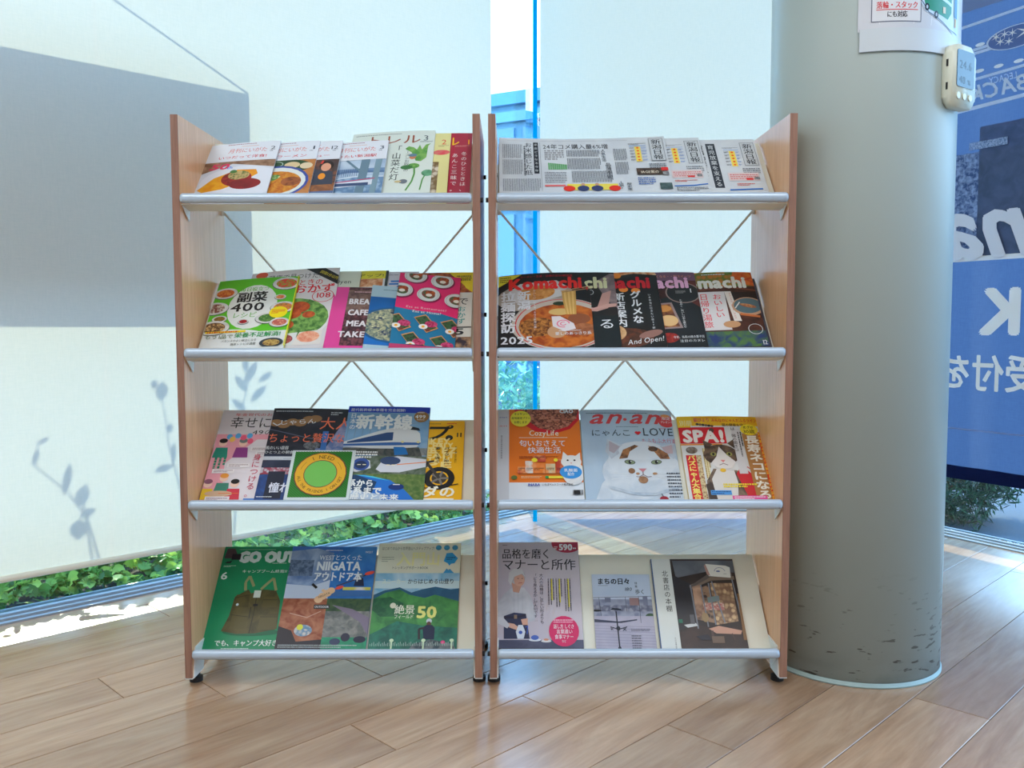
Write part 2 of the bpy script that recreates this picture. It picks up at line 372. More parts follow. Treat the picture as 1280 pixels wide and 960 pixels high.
for nm, (a, b) in (('wall_left', (0, 5)), ('wall_back', (5, 4)), ('wall_right', (4, 3))):
    p, q = ROOM[a], ROOM[b]; bm = bmesh.new()
    d = (q-p).normalized(); n = Vector((-d.y, d.x, 0))*.1
    if (sum(ROOM, Vector())/6-p).dot(n) > 0: n = -n
    prism(bm, [(p.x, p.y), (q.x, q.y), ((q+n).x, (q+n).y), ((p+n).x, (p+n).y)], 0, ZC); tag(bobj(nm, bm, M['wall']), kind='structure')

# floor planks, laid at 45 degrees
PW = .1725; PL = 1.22; s45 = math.sqrt(.5)
def clip(poly, a, n):
    out = []
    for i in range(len(poly)):
        p, q = poly[i], poly[(i+1) % len(poly)]; dp = (p-a).dot(n); dq = (q-a).dot(n)
        if dp >= 0: out.append(p)
        if (dp >= 0) != (dq >= 0): out.append(p.lerp(q, dp/(dp-dq)))
    return out
JO = {-2: .152, -1: .40, 0: .03, 1: .86, 2: .30, 3: -.14, 4: -.49, 5: .55, 6: -.35, 7: -1.0, -3: -.35, -4: .7, -5: -.2, -6: .45}   # joint position of a row
clips = [(L1(0, .10), N1), (L1(0)*0+Vector((0, 2.10, 0)), Vector((0, -1, 0))), (L3(0, .03), N3), (Vector((-3.2, 0, 0)), Vector((1, 0, 0))), (Vector((3.3, 0, 0)), Vector((-1, 0, 0))), (Vector((0, -1.9, 0)), Vector((0, 1, 0)))]
full = {}
for k in range(-26, 12):
    off = -.271+k*PW
    rn = random.Random(k); j0 = JO.get(k, rn.uniform(-.6, .6))
    for m in range(-5, 5):
        s0 = j0+m*PL; g = .0009
        c = [(s0+g, off+g), (s0+PL-g, off+g), (s0+PL-g, off+PW-g), (s0+g, off+PW-g)]
        P = [Vector((s45*(s-t), s45*(s+t), 0)) for s, t in c]
        Q = P
        for a, n in clips:
            Q = clip(Q, a, n)
            if len(Q) < 3: break
        if len(Q) < 3: continue
        o = Vector((s45*(s0-off), s45*(s0+off), 0))
        whole = len(Q) == 4 and all((a-b).length < 1e-6 for a, b in zip(P, Q))
        if whole and full: me = full['m']
        else:
            pts = [((p-o).dot(Vector((s45, s45, 0))), (p-o).dot(Vector((-s45, s45, 0)))) for p in Q]
            cl = []
            for p in pts:
                if not cl or math.dist(p, cl[-1]) > .002: cl.append(p)
            if len(cl) > 2 and math.dist(cl[0], cl[-1]) < .002: cl.pop()
            if len(cl) < 3: continue
            bm = bmesh.new(); lo = [bm.verts.new((x, y, -.006)) for x, y in cl]; 
            cxx = sum(p[0] for p in cl)/len(cl); cyy = sum(p[1] for p in cl)/len(cl)
            mi = [bm.verts.new((x, y, -.0008)) for x, y in cl]
            hi = [bm.verts.new((x+(.0012 if x < cxx else -.0012), y+(.0012 if y < cyy else -.0012), 0)) for x, y in cl]; n_ = len(cl)
            bm.faces.new(hi)
            for i in range(n_):
                j = (i+1) % n_; bm.faces.new((lo[i], lo[j], mi[j], mi[i])); bm.faces.new((mi[i], mi[j], hi[j], hi[i]))
            me = bpy.data.meshes.new('plank'); bmesh.ops.recalc_face_normals(bm, faces=bm.faces[:]); bm.to_mesh(me); bm.free(); me.materials.append(M['plank'])
            if whole: full['m'] = me
        ob = bpy.data.objects.new('plank', me); COL.objects.link(ob); ob.location = o; ob.rotation_euler = (0, 0, PI/4); ob.parent = floor

# ------------------------------------------------------------------ windows
def slab(name, A, B, off0, off1, z0, z1, nrm, mat, parent=None):
    bm = bmesh.new(); p = [A+nrm*off0, B+nrm*off0, B+nrm*off1, A+nrm*off1]; prism(bm, [(q.x, q.y) for q in p], z0, z1)
    return bobj(name, bm, mat, parent)
NM = Vector((0, -1, 0))
wins = [('window_1', A0, CORNER, N1), ('window_2', CORNER, RC, NM), ('window_3', RC, B1, N3)]
for nm, A, B, nn in wins:
    fr = tag(slab(nm, A, B, -.03, .10, -.02, .006, nn, M['alu']), kind='structure')
    for o_ in (-.02, .03, .075): slab('sill_rail', A, B, o_-.004, o_+.004, .004, .014, nn, M['alu'], fr)
    slab('head_rail', A, B, -.03, .05, ZC-.05, ZC, nn, M['alu'], fr)
    Ln = (B-A).length; d = (B-A)/Ln; npan = max(1, round(Ln/2.0))
    for i in range(npan):
        a = A+d*(Ln*i/npan+.004); b = A+d*(Ln*(i+1)/npan-.004)
        slab('glass_pane', a, b, -.006, .006, .012, ZC-.04, nn, M['glass'], fr)
FE = Vector((.172, 1.846, 0)); fd = (FE-CORNER).normalized(); fn_ = Vector((fd.y, -fd.x, 0))
fin = tag(slab('trim_1', CORNER+fd*.015, FE, -.0095, .0095, .008, ZC, fn_, M['finglass']), kind='structure', label='upright glass fin at the corner between two windows')
slab('polished_edge', FE, FE+fd*.004, -.0095, .0095, .008, ZC, fn_, M['finedge'], fin)

# ------------------------------------------------------------------ roller blinds
def blind(A, B, nn, zb, label, wav=.004):
    t = empty('roller_blind', (A+B)/2+Vector((0, 0, zb))); tag(t, label, 'blind', 'cream roller blinds at the windows')
    O = t.location; bm = bmesh.new(); Ln = (B-A).length; d = (B-A)/Ln; nx = 24; nz = 16; g = []
    for i in range(nx+1):
        row = []
        for j in range(nz+1):
            z = (2.9-zb)*j/nz; q = A+d*(Ln*i/nx)+nn*(wav*math.sin(i*.55+j*.2)*(1-j/nz)); row.append(bm.verts.new((q.x-O.x, q.y-O.y, z+.012)))
        g.append(row)
    for i in range(nx):
        for j in range(nz): bm.faces.new((g[i][j], g[i+1][j], g[i+1][j+1], g[i][j+1]))
    bobj('fabric', bm, M['blind'], t, True)
    bm = bmesh.new(); tube(bm, A-O+Vector((0, 0, zb+.004)), B-O+Vector((0, 0, zb+.004)), .011, 12); bobj('bottom_bar', bm, M['cream'], t, True)
    bm = bmesh.new(); tube(bm, A-O+Vector((0, 0, 2.93)), B-O+Vector((0, 0, 2.93)), .03, 14); bobj('roller', bm, M['white'], t, True)
    return t
blind(L1(-1.3, .06), L1(2.064, .06), N1, .128, 'cream fabric roller blind behind the left rack, lowered almost to the floor')
blind(L1(-3.6, .06), L1(-1.36, .06), N1, .128, 'cream fabric roller blind added out of view at left to shape the light')  # added beyond the view because it shapes the window light
blind(Vector((.204, 2.14, 0)), Vector((1.38, 2.14, 0)), NM, .128, 'cream fabric roller blind behind the right rack and the pillar')

bm = bmesh.new(); box(bm, 1.515, 1.615, 2.105, 2.185, 0, ZC, .003); tag(bobj('streak_post', bm, M['alu']), kind='structure', label='unseen upright post added behind the pillar to split the sunlight into streaks')  # unseen post added to cut the sun on the floor into bands
# ------------------------------------------------------------------ unseen lamps added overhead to fill the interior with light
for x, y, wh in [(-1.6, -1.3, 'nearest the left window'), (1.2, -1.3, 'nearest the right window'), (-1.6, -3.2, 'at the back left of the room'), (1.2, -3.2, 'at the back right of the room'), (-.2, -2.3, 'in the middle of the room')]:
    t = empty('fill_light', (x, y, ZC)); tag(t, 'flat fill light panel added overhead '+wh, 'fill lamp', 'added fill light panels')
    bm = bmesh.new(); box(bm, -.62, .62, -.32, .32, -.04, -.001); box(bm, -.6, .6, -.3, .3, -.045, -.04); bobj('fill_housing', bm, M['white'], t)
    ld = bpy.data.lights.new('fill_light', 'AREA'); ld.shape = 'RECTANGLE'; ld.size = 1.15; ld.size_y = .55; ld.energy = FILL_W; ld.color = (.97, .98, 1)
    lo = bpy.data.objects.new('light_source', ld); COL.objects.link(lo); lo.location = (0, 0, -.06); lo.parent = t

# ------------------------------------------------------------------ pillar
PC = Vector((.998, .222, 0)); PR = .232
def pilmat():
    m, nt, p, o = newmat('pillar_paint'); L = nt.links.new
    t = N(nt, 'ShaderNodeTexCoord'); sx = N(nt, 'ShaderNodeSeparateXYZ'); L(t.outputs['Object'], sx.inputs[0])
    def sc(s, scale, th0, th1):
        mp = N(nt, 'ShaderNodeMapping'); L(t.outputs['Object'], mp.inputs[0]); mp.inputs['Scale'].default_value = s
        n = N(nt, 'ShaderNodeTexNoise'); n.inputs['Scale'].default_value = scale; n.inputs['Detail'].default_value = 3; L(mp.outputs[0], n.inputs['Vector'])
        r = N(nt, 'ShaderNodeMapRange'); L(n.outputs['Fac'], r.inputs[0]); r.inputs[1].default_value = th0; r.inputs[2].default_value = th1; return r.outputs[0]
    marks = sc((1, 1, 4.5), 20, .63, .66); smudge = sc((1, 1, 2), 7, .45, .75)
    hz = N(nt, 'ShaderNodeMapRange'); L(sx.outputs['Z'], hz.inputs[0]); hz.inputs[1].default_value = .30; hz.inputs[2].default_value = .08
    hz2 = N(nt, 'ShaderNodeMapRange'); L(sx.outputs['Z'], hz2.inputs[0]); hz2.inputs[1].default_value = .10; hz2.inputs[2].default_value = .01; hz2.inputs[4].default_value = .55
    a = N(nt, 'ShaderNodeMath', operation='MULTIPLY'); L(marks, a.inputs[0]); L(hz.outputs[0], a.inputs[1])
    b = N(nt, 'ShaderNodeMath', operation='MULTIPLY'); L(smudge, b.inputs[0]); L(hz2.outputs[0], b.inputs[1])
    s = N(nt, 'ShaderNodeMath', operation='MAXIMUM'); L(a.outputs[0], s.inputs[0]); L(b.outputs[0], s.inputs[1])
    mx = N(nt, 'ShaderNodeMix', data_type='RGBA'); mx.inputs[6].default_value = (*S(172, 184, 180), 1); mx.inputs[7].default_value = (*S(96, 100, 96), 1); L(s.outputs[0], mx.inputs[0])
    L(mx.outputs[2], p.inputs['Base Color']); p.inputs['Roughness'].default_value = .42; return m
pil = empty('pillar', PC); tag(pil, 'round off-white pillar standing right of the right rack, scuffed near its foot', 'pillar')
def cyl(bm, r, z0, z1, n=72, r1=None):
    tube(bm, (0, 0, z0), (0, 0, z1), r, n, r1)
bm = bmesh.new(); cyl(bm, PR, 0.0, ZC, 96); o = bobj('shaft', bm, pilmat(), pil, True)
for f in o.data.polygons:
    if abs(f.normal.z) > .9: f.use_smooth = False
bm = bmesh.new()
tube(bm, (0, 0, 0), (0, 0, .006), PR+.004, 96); tube(bm, (0, 0, .006), (0, 0, .013), PR+.0035, 96, PR+.0008, False)
bobj('base_strip', bm, plain('base_strip_vinyl', S(160, 182, 180), .5), pil, True)

# poster in a clear sleeve on the pillar
def cylmap(z0, r0, phi0):
    return lambda x, y, z: ((r0+z)*math.sin(phi0+x/PR), -(r0+z)*math.cos(phi0+x/PR), z0+y)
phi0 = math.radians(-24); PWd = .40; PHt = .30
zs = atY(1090, 66, -.002).z; zt = atY(1090, 37, -.002).z
pos = empty('notice_poster', (PC.x, PC.y, 0)); tag(pos, 'paper notice with a green tow truck picture taped round the pillar', 'poster')
def sheet(art, w, h, c, c2=None, tex=(8, 0)): art.rect(0, 0, w/art.w, h/art.h, c, c2, tex)
A = Art(PWd, PHt); A.STEP = .0001; A.SEG = .007; A.rect(0, 0, 1, 1, S(214, 216, 222), S(204, 208, 216), (9, 0)); rn = random.Random(3)
for q in ((.10, .42, .17), (.42, .38, .08), (.30, .3, .05)):
    A.line([(q[0], .0+q[1]*.5), (q[0]+.03, .2), (q[0]+.02, .05)], .004, S(232, 234, 240))
def blk(c, u0, v0, u1, v1): A.line([(u0, v0), (u1, v0), (u1, v1), (u0, v1), (u0, v0)], .005, c)
A.rect(.075, .07, .365, .62, S(222, 224, 228)); blk(S(90, 96, 120), .075, .07, .365, .62)
A.T('落輪・スタック', .10, .345, .175, .044, S(214, 30, 46), .04); A.rect(.10, .158, .345, .164, S(214, 30, 46))
A.T('にも対応', .16, .28, .105, .040, S(34, 36, 52), .04)
A.poly([(.365, .22), (.39, .16), (.50, .10), (.66, .01), (.72, .03), (.72, .62), (.39, .62)], S(200, 220, 238))
A.line([(.365, .24), (.42, .15), (.50, .11), (.60, .05), (.70, .03)], .005, S(70, 84, 120))
A.poly([(.38, .26), (.40, .18), (.58, .12), (.62, .18), (.62, .50), (.41, .50)], S(38, 140, 110))
A.poly([(.46, .42), (.62, .38), (.62, .75), (.46, .75)], S(74, 170, 222)); A.poly([(.40, .38), (.45, .38), (.45, .55), (.41, .55)], S(90, 180, 226))
A.line([(.46, .30), (.62, .24)], .02, S(196, 226, 240))
for u, v in ((.405, .19), (.475, .14)): A.ell(u, v, .016, .022, S(24, 30, 50)); A.ell(u, v, .007, .011, S(190, 200, 214))
A.rect(.53, .16, .555, .21, S(220, 200, 170)); A.poly([(.65, .16), (.69, .15), (.69, .38), (.65, .4)], S(60, 130, 170)); A.poly([(.66, .08), (.68, .08), (.68, .15), (.66, .15)], S(200, 160, 100))
A.build('sleeve_sheet', M['print'], pos, cylmap(zt-.006, PR+.0025, phi0))
A = Art(.385, zt-zs); A.STEP = .0001; A.SEG = .007; A.rect(0, 0, 1, 1, S(206, 214, 220)); A.rect(0, 0, 1, .02, S(120, 128, 136)); A.line([(0, 0), (0, 1)], .003, S(150, 158, 168))
A.build('paper_strip', M['print'], pos, cylmap(zs, PR+.004, phi0+math.radians(1)))

# wall thermometer on the pillar
tn = Vector((.688, -.725, 0)).normalized(); tz = atY(1187, 99, .043).z
th = empty('thermometer', PC+tn*(PR+.002)+Vector((0, 0, tz)), (0, 0, math.atan2(-.815, .579)+PI/2)); tag(th, 'white digital thermometer with a grey screen and three round buttons, fixed to the pillar', 'thermometer')
def rrect(w, h, r, n=5):
    P = []
    for cx, cy, a in ((w/2-r, h/2-r, 0), (-w/2+r, h/2-r, PI/2), (-w/2+r, -h/2+r, PI), (w/2-r, -h/2+r, 1.5*PI)):
        P += [(cx+r*math.cos(a+PI/2*i/n), cy+r*math.sin(a+PI/2*i/n)) for i in range(n+1)]
    return P
bm = bmesh.new(); prism(bm, rrect(.108, .150, .024), -.027, 0, 'y', .005); bobj('case', bm, M['plasticw'], th, True)
bm = bmesh.new(); prism(bm, rrect(.080, .088, .006), -.029, -.026, 'y'); o = bobj('screen', bm, M['lcd'], th); o.location = (.004, 0, .018)
for i in range(3):
    bm = bmesh.new(); tube(bm, (0, -.027, 0), (0, -.030, 0), .008, 16); o = bobj('button', bm, M['plasticw'], th, False); o.location = (-.028+.028*i, 0, -.048)
A = Art(.08, .088); dk = S(30, 44, 52)
A.T('24.6', .12, .85, .50, .34, dk, .01); A.T('48', .12, .5, .10, .30, dk, .01); A.T('%', .6, .8, .10, .2, dk, .01)
A.build('screen_digits', M['print'], th, lambda x, y, z: (x-.036, -.0291-z, y-.026))
for i in range(2):
    bm = bmesh.new(); box(bm, -.0548, -.0535, -.016, -.011, -.035+i*.055, -.018+i*.055); bobj('side_slot', bm, M['black'], th)

# ------------------------------------------------------------------ banner at the right window
BW, Bz0, Bz1 = 1.25, .258, 2.75
ban = empty('window_banner', L3(-.16, .09, Bz0)); tag(ban, 'large navy advertising banner hung at the right window, seen from behind with mirrored lettering', 'banner')
BO = ban.location
def bmap(off):                                     # art x runs as seen from outside, i.e. mirrored for the room
    def f(x, y, z):
        q = L3(-.16+BW-x, .09+off+z, Bz0+y); return (q.x-BO.x, q.y-BO.y, q.z-BO.z)
    return f
bm = bmesh.new(); g = []
for i in range(41):
    row = []
    for j in range(21):
        zz = .055+(Bz1-Bz0-.055)*j/20; q = L3(-.16+BW*i/40, .09+.004*math.sin(i*.8)*(1-j/20)); row.append(bm.verts.new((q.x-BO.x, q.y-BO.y, zz)))
    g.append(row)
for i in range(40):
    for j in range(20): bm.faces.new((g[i][j], g[i+1][j], g[i+1][j+1], g[i][j+1]))
bobj('film', bm, M['banner'], ban, True)
hm = slab('hem_band', L3(-.16), L3(-.16+BW), .087, .095, Bz0, Bz0+.055, N3, M['hem']); hm.location = -BO; hm.parent = ban
H = Bz1-Bz0; A = Art(BW, H); A.STEP = .0002
def bx(b): return (BW-(b+.16))/BW                  # banner u from window coordinate b
def bz(z): return (z-Bz0)/H
wt = S(250, 250, 252); lt = S(214, 226, 246)
A.rect(bx(1.09), bz(1.19), bx(-.16), bz(1.62), S(150, 170, 206), S(60, 84, 130), (60, 0))
A.rect(bx(.42), bz(1.19), bx(.18), bz(1.72), S(70, 86, 120), S(84, 100, 138), (20, 0))
A.rect(bx(1.09), bz(1.175), bx(-.16), bz(1.195), wt)
A.rect(bx(1.09), bz(2.2), bx(-.16), bz(2.7), S(130, 146, 184))
for z in (1.81, 1.925, 2.03, 2.045, 2.15): A.line([(bx(1.09), bz(z+.03)), (bx(-.16), bz(z-.02))], .009 if z > 1.85 else .012, lt)
for z in (1.935, 2.04):
    for b in (.09, .17, .25, .33, .41): A.ell(bx(b), bz(z+.012), .016, .006, wt)
A.line([(bx(.18), bz(1.845)), (bx(.03), bz(1.865))], .008, lt); A.line([(bx(.16), bz(1.915)), (bx(.05), bz(1.93))], .008, lt)
ec = bx(.315), bz(2.045)
A.ell(*ec, .095, .036, S(98, 122, 178)); A.ring(*ec, .095, .007, lt, 40, 0, 2*PI, .38)
def star(u, v, r):
    P = []
    for k in range(12):
        q = r if k % 2 == 0 else r*.22; t = PI/6*k+PI/2; P.append((u+q*math.cos(t), v+q*math.sin(t)*BW/H*.8))
    A.poly(P, wt)
star(ec[0]-.035, ec[1]+.004, .038)
for du, dv in ((.01, .007), (.035, .008), (.02, -.005), (.048, -.002), (.062, .007)): star(ec[0]+du, ec[1]+dv, .018)
A.T('LEGACY', bx(.33), bx(.215), bz(1.882), .03, lt, .01, 0, .2); A.T('OUTBACK', bx(.58), bx(.135), bz(1.83), .07, lt, .02, 0, .3)
A.rect(bx(.30), bz(1.63), bx(.14), bz(1.66), S(176, 196, 230), S(96, 124, 172), (140, 0))
A.T('na', bx(.44), bx(.035), bz(1.195), .30, S(232, 234, 246), .03, 0, .35)
A.T('K', bx(.385), bx(.20), bz(.88), .20, wt, .045)
A.T('受付を', bx(.46), bx(.045), bz(.655), .125, wt, .02);
A.rect(bx(1.09), bz(.47), bx(-.16), bz(.476), S(132, 148, 190))
A.build('banner_print', M['bprint'], ban, bmap(.006))

# ------------------------------------------------------------------ magazine racks
RZ = [1.225, .848, .469, .088]; TH = math.radians(45); RD = .336; RH = 1.426; PT = .018
def rack(x0, x1, label):
    t = empty('magazine_rack', ((x0+x1)/2, 0, 0)); tag(t, label, 'magazine rack', 'two wooden magazine racks side by side')
    X = (x1-x0)/2
    inner = 1 if x0 < -.1 else -1
    for s in (-1, 1):
        xa, xb = (s*X, s*(X-PT)) if s > 0 else (-X, -X+PT)
        lo, hi = min(xa, xb), max(xa, xb)
        bm = bmesh.new(); box(bm, lo, hi, .0015, RD, .026, RH, .001); p = bobj('side_panel', bm, M['beech'], t)
        bm = bmesh.new(); box(bm, lo, hi, -.001, .0015, .026, RH, .0006); bobj('edge_band', bm, M['edge'], p)
        for yf in (.05, RD-.05):
            inx = -s*1
            bm = bmesh.new(); xi = s*(X-PT)
            d0, d1 = (0, .1) if yf < .1 else (RD-.1, RD)
            prism(bm, [(d0+.004, .024), (d1-.03, .024), (d1, .10), (d0+.02, .10)] if yf < .1 else [(d0+.03, .024), (d1-.004, .024), (d1-.02, .10), (d0, .10)], xi-s*.003, xi, 'x')
            box(bm, min(xi, s*(X+.001)), max(xi, s*(X+.001)), d0+.001, d1-.02, .0225, .026)
            fb = bobj('foot_bracket', bm, M['white'], t)
            bm = bmesh.new(); tube(bm, (xi-s*.003, yf-.005, .073), (xi-s*.010, yf-.005, .073), .0085, 6); tube(bm, (xi-s*.01, yf-.005, .073), (xi-s*.017, yf-.005, .073), .0055, 12); bobj('bolt', bm, M['chrome'], fb)
            bm = bmesh.new(); xf = s*(X-PT/2); tube(bm, (xf, yf, .010), (xf, yf, .0225), .010, 14); tube(bm, (xf, yf, 0), (xf, yf, .012), .0165, 20); bobj('foot', bm, M['black'], fb)
        for zz in (RZ if s == inner else []):      # cap nuts on the outside, pressed between the two racks
            for yy, dz in ((.012, 0), (RD-.05, .10)):
                bm = bmesh.new(); tube(bm, (s*X, yy, zz-.004+dz), (s*(X+.0065), yy, zz-.004+dz), .006, 10); bobj('cap_nut', bm, M['black'], p)
    xi = X-PT-.003
    for zz in RZ:
        bm = bmesh.new(); by, bz_ = .06, zz-.022; L = .290; st, ct = math.sin(TH), math.cos(TH)
        # folded sheet: ledge from under the rail to the base, then the sloped back plate, then a hem
        prof = [(.004, zz-.013), (by, bz_), (by+L*st, bz_+L*ct), (by+L*st+.004, bz_+L*ct-.006)]
        T_ = .0016
        for (a, b) in zip(prof, prof[1:]):
            d = Vector((b[0]-a[0], b[1]-a[1])).normalized(); n = Vector((d.y, -d.x))*T_
            prism(bm, [a, b, (b[0]+n.x, b[1]+n.y), (a[0]+n.x, a[1]+n.y)], -xi, xi, 'x')
        sh = bobj('shelf', bm, M['cream'], t)
        bm = bmesh.new()
        prof = [(-.012, .0), (-.010, .007), (-.005, .0115), (.002, .012), (.006, .009), (.006, -.010), (.0, -.0125), (-.006, -.0115), (-.0105, -.007)]
        n0 = len(bm.verts); e = .004
        rings = []
        for x, k in ((-xi+.000, .72), (-xi+.004, .95), (-xi+.009, 1), (xi-.009, 1), (xi-.004, .95), (xi, .72)):
            rings.append([bm.verts.new((x, a*k, zz+b*k)) for a, b in prof])
        for r0, r1 in zip(rings, rings[1:]):
            for i in range(len(prof)): bm.faces.new((r0[i], r0[(i+1) % 9], r1[(i+1) % 9], r1[i]))
        bm.faces.new(rings[0]); bm.faces.new(rings[-1][::-1])
        bobj('front_rail', bm, M['rail'], sh, True)
        for s in (-1, 1):
            bm = bmesh.new(); prism(bm, [(.008, zz-.016), (.058, bz_-.003), (.052, bz_-.028), (.040, bz_-.02)], s*xi-.001, s*xi+.001, 'x')
            prism(bm, [(by+.004, bz_-.002), (by+.20*st, bz_+.20*ct-.004), (by+.18*st+.02, bz_+.15*ct-.02)], s*xi-.001, s*xi+.001, 'x')
            bobj('end_bracket', bm, M['white'], sh)
            for k in (.06, .17):
                bm = bmesh.new(); yy, z2 = by+k*st+.012, bz_+k*ct-.012; tube(bm, (s*(X-PT), yy, z2), (s*(xi-.004), yy, z2), .005, 10)
                bobj('shelf_screw', bm, M['chrome'], sh)
    yb = RD-.028
    for s in (-1, 1):
        bm = bmesh.new(); yq = yb+.004*s
        tube(bm, (-s*(xi-.001), yq, 1.232), (s*(xi-.001), yq, .405), .0032, 8)
        for e in ((-s*(xi), 1.234), (s*(xi), .403)):
            tube(bm, (e[0], yq-.001, e[1]-.012), (e[0], yq+.001, e[1]+.012), .006, 8)
        bobj('brace_rod', bm, M['rod'], t, True)
    bm = bmesh.new(); tube(bm, (0, yb-.006, .818), (0, yb+.010, .818), .007, 10); bobj('brace_clip', bm, M['rod'], t)
    return t
rack(-.76, -.010, 'left of the two beech magazine racks, four sloped shelves with white rails')
rack(.010, .76, 'right of the two beech magazine racks, standing against the round pillar')

# ------------------------------------------------------------------ magazines
def place(row, s, t0, n, rot, tilt=0):
    base = Vector((0, .06, RZ[row]-.020)); X = Vector((1, 0, 0)); Y = Vector((0, math.sin(TH), math.cos(TH))); Z = Vector((0, -math.cos(TH), math.sin(TH)))
    m = Matrix.Translation(base+X*s+Y*t0+Z*n) @ Matrix.Rotation(TH, 4, 'X') @ Matrix.Rotation(rot, 4, 'Z') @ Matrix.Rotation(-tilt, 4, 'Y')
    return m
def magazine(name, row, s, w, h, n, rot, label, group, art, warp=(0, 0, 0, 0), thick=.005, cover=(.8, .8, .8), spine=None, spine_right=True, cat='magazine', ink='print', paper='paperwhite', t0=.002, tilt=0, vis=True):
    t = empty(name); t.matrix_world = place(row, s, t0, n, rot, tilt); tag(t, label, cat, group)
    B, TB, TR, TL = warp                          # centre bulge, top lift, top right lift, top left lift
    def W(x, y):
        u, v = x/w, y/h; v = max(0, v)
        return (B*4*u*(1-u)*v*v + TB*v**3 + TR*u*u*v*v + TL*(1-u)**2*v*v)
    def body(z0, z1, ins, nx=14, ny=18):
        bm = bmesh.new(); G = []
        for zz in (z0, z1):
            G.append([[bm.verts.new((ins+(w-2*ins)*i/nx, ins+(h-2*ins)*j/ny, zz+W(w*i/nx, h*j/ny))) for i in range(nx+1)] for j in range(ny+1)])
        for j in range(ny):
            for i in range(nx):
                for q, G_ in enumerate(G):
                    f = (G_[j][i], G_[j][i+1], G_[j+1][i+1], G_[j+1][i]); bm.faces.new(f if q else f[::-1])
        for j in range(ny):
            for i in (0, nx): bm.faces.new((G[0][j][i], G[0][j+1][i], G[1][j+1][i], G[1][j][i]))
        for i in range(nx):
            for j in (0, ny): bm.faces.new((G[0][j][i], G[0][j][i+1], G[1][j][i+1], G[1][j][i]))
        return bm
    o = bobj('pages', body(.0004, thick-.0004, .0008), M[paper], t, False)
    cm = plain('cover_stock', cover, .4, var=.01)
    cv = bobj('front_cover', body(thick-.0004, thick, 0), cm, t, True)
    for f in cv.data.polygons:
        if abs(f.normal.z) < .5: f.use_smooth = False
    bobj('back_cover', body(0, .0004, 0), cm, t)
    sp_x = w if spine_right else 0
    bm = bmesh.new(); ny = 18; L_ = [[bm.verts.new((sp_x+(.0003 if spine_right else -.0003), h*j/ny, z+W(sp_x, h*j/ny))) for j in range(ny+1)] for z in (0, thick)]
    for j in range(ny): bm.faces.new((L_[0][j], L_[0][j+1], L_[1][j+1], L_[1][j]))
    if cat != 'newspaper': bobj('spine', bm, plain('spine_stock', spine or cover, .45, var=.01), t)
    else: bm.free()
    yo = (.048, .028, .013, 0)[row] if vis else 0        # strip below the rail edge carries no print
    A = Art(w, h-yo); art(A)
    A.build('cover_print', M[ink], cv, lambda x, y, z: (x, y+yo, thick+.00004+z+W(x, y+yo)))
    return t
MG = magazine
GLt, GRt = 'magazines on the left rack', 'magazines on the right rack'
WHT = S(226, 230, 234); BLK = S(26, 26, 30); RED = S(206, 30, 44)
def plate(A, u, v, r, food, food2, rim=S(222, 222, 218), k=.72, sq=.8, tex=(170, 1), rot=0):
    A.ell(u, v-.006, r*1.04, r*sq*1.04, S(90, 92, 90), None, (60, 0), rot); A.ell(u, v, r, r*sq, rim, S(200, 200, 198), (60, 0), rot); A.ell(u, v, r*k, r*sq*k, food, food2, tex, rot)
def niig(num, title, pic):
    def f(A):
        A.rect(0, 0, 1, 1, S(222, 226, 234)); pic(A)
        A.rect(0, .70, 1, 1, S(224, 228, 236)); A.small(.25, .965, .85, .985, 1, S(150, 70, 80))
        A.T('月刊にいがた', .28, .84, .84, .11, S(214, 96, 82), .0, 0, .12); A.rect(.45, .935, .7, .94, S(220, 150, 90))
        A.T(title, .16 if len(title) > 6 else .3, .86, .745, .075, RED, .02); A.T(num, .88 if len(num) == 1 else .83, .96, .86, .11, S(50, 60, 76), .012); A.small(.88, .83, .95, .85, 1, S(90, 96, 110))
    return f
def omu(A):
    A.rect(0, 0, 1, .70, S(216, 220, 230), S(206, 212, 224), (10, 0)); A.poly([(0, .52), (.4, .66), (1, .58), (1, .70), (0, .70)], S(120, 84, 60), S(170, 136, 110), (40, 0))
    A.ell(.58, .36, .56, .36, S(222, 226, 236)); A.poly([(.02, .26), (.2, .44), (.5, .56), (.76, .55), (.80, .48), (.62, .36), (.36, .26), (.1, .22)], S(238, 172, 30), S(226, 140, 20), (30, 0))
    A.ell(.52, .42, .21, .17, S(168, 40, 34), S(120, 24, 24), (60, 0)); A.ell(.54, .47, .15, .10, S(196, 170, 110), S(96, 110, 50), (140, 1)); A.ell(.66, .33, .22, .12, S(150, 30, 34), S(120, 20, 28), (40, 0)); A.ell(.45, .53, .05, .04, S(70, 120, 50))
    A.T('50', .08, .36, .58, .17, S(220, 50, 96), .04, 0, .2); A.T('th', .34, .42, .58, .09, S(50, 120, 210), .02)
def ramen1(A):
    A.rect(0, 0, 1, .70, S(196, 130, 70), S(160, 96, 50), (30, 0)); A.ell(.55, .60, .4, .16, S(40, 70, 44), S(60, 90, 50), (30, 0)); A.ell(.68, .62, .11, .07, S(220, 196, 150)); A.ell(.88, .60, .09, .07, S(226, 206, 170)); A.ring(.45, .64, .10, .012, S(190, 210, 190), 24, 0, 2*PI, .6)
    A.ell(.5, .36, .46, .36, S(60, 80, 160)); A.ell(.5, .36, .42, .32, S(222, 226, 222)); A.ell(.5, .35, .36, .25, S(216, 150, 50), S(190, 100, 30), (90, 0)); A.ell(.4, .42, .16, .07, S(70, 130, 50), S(200, 210, 150), (120, 1), .3); A.ell(.72, .36, .14, .1, S(170, 96, 50), S(120, 60, 30), (60, 0)); A.ell(.2, .40, .12, .04, S(190, 90, 50), None, (1, 0), .5)
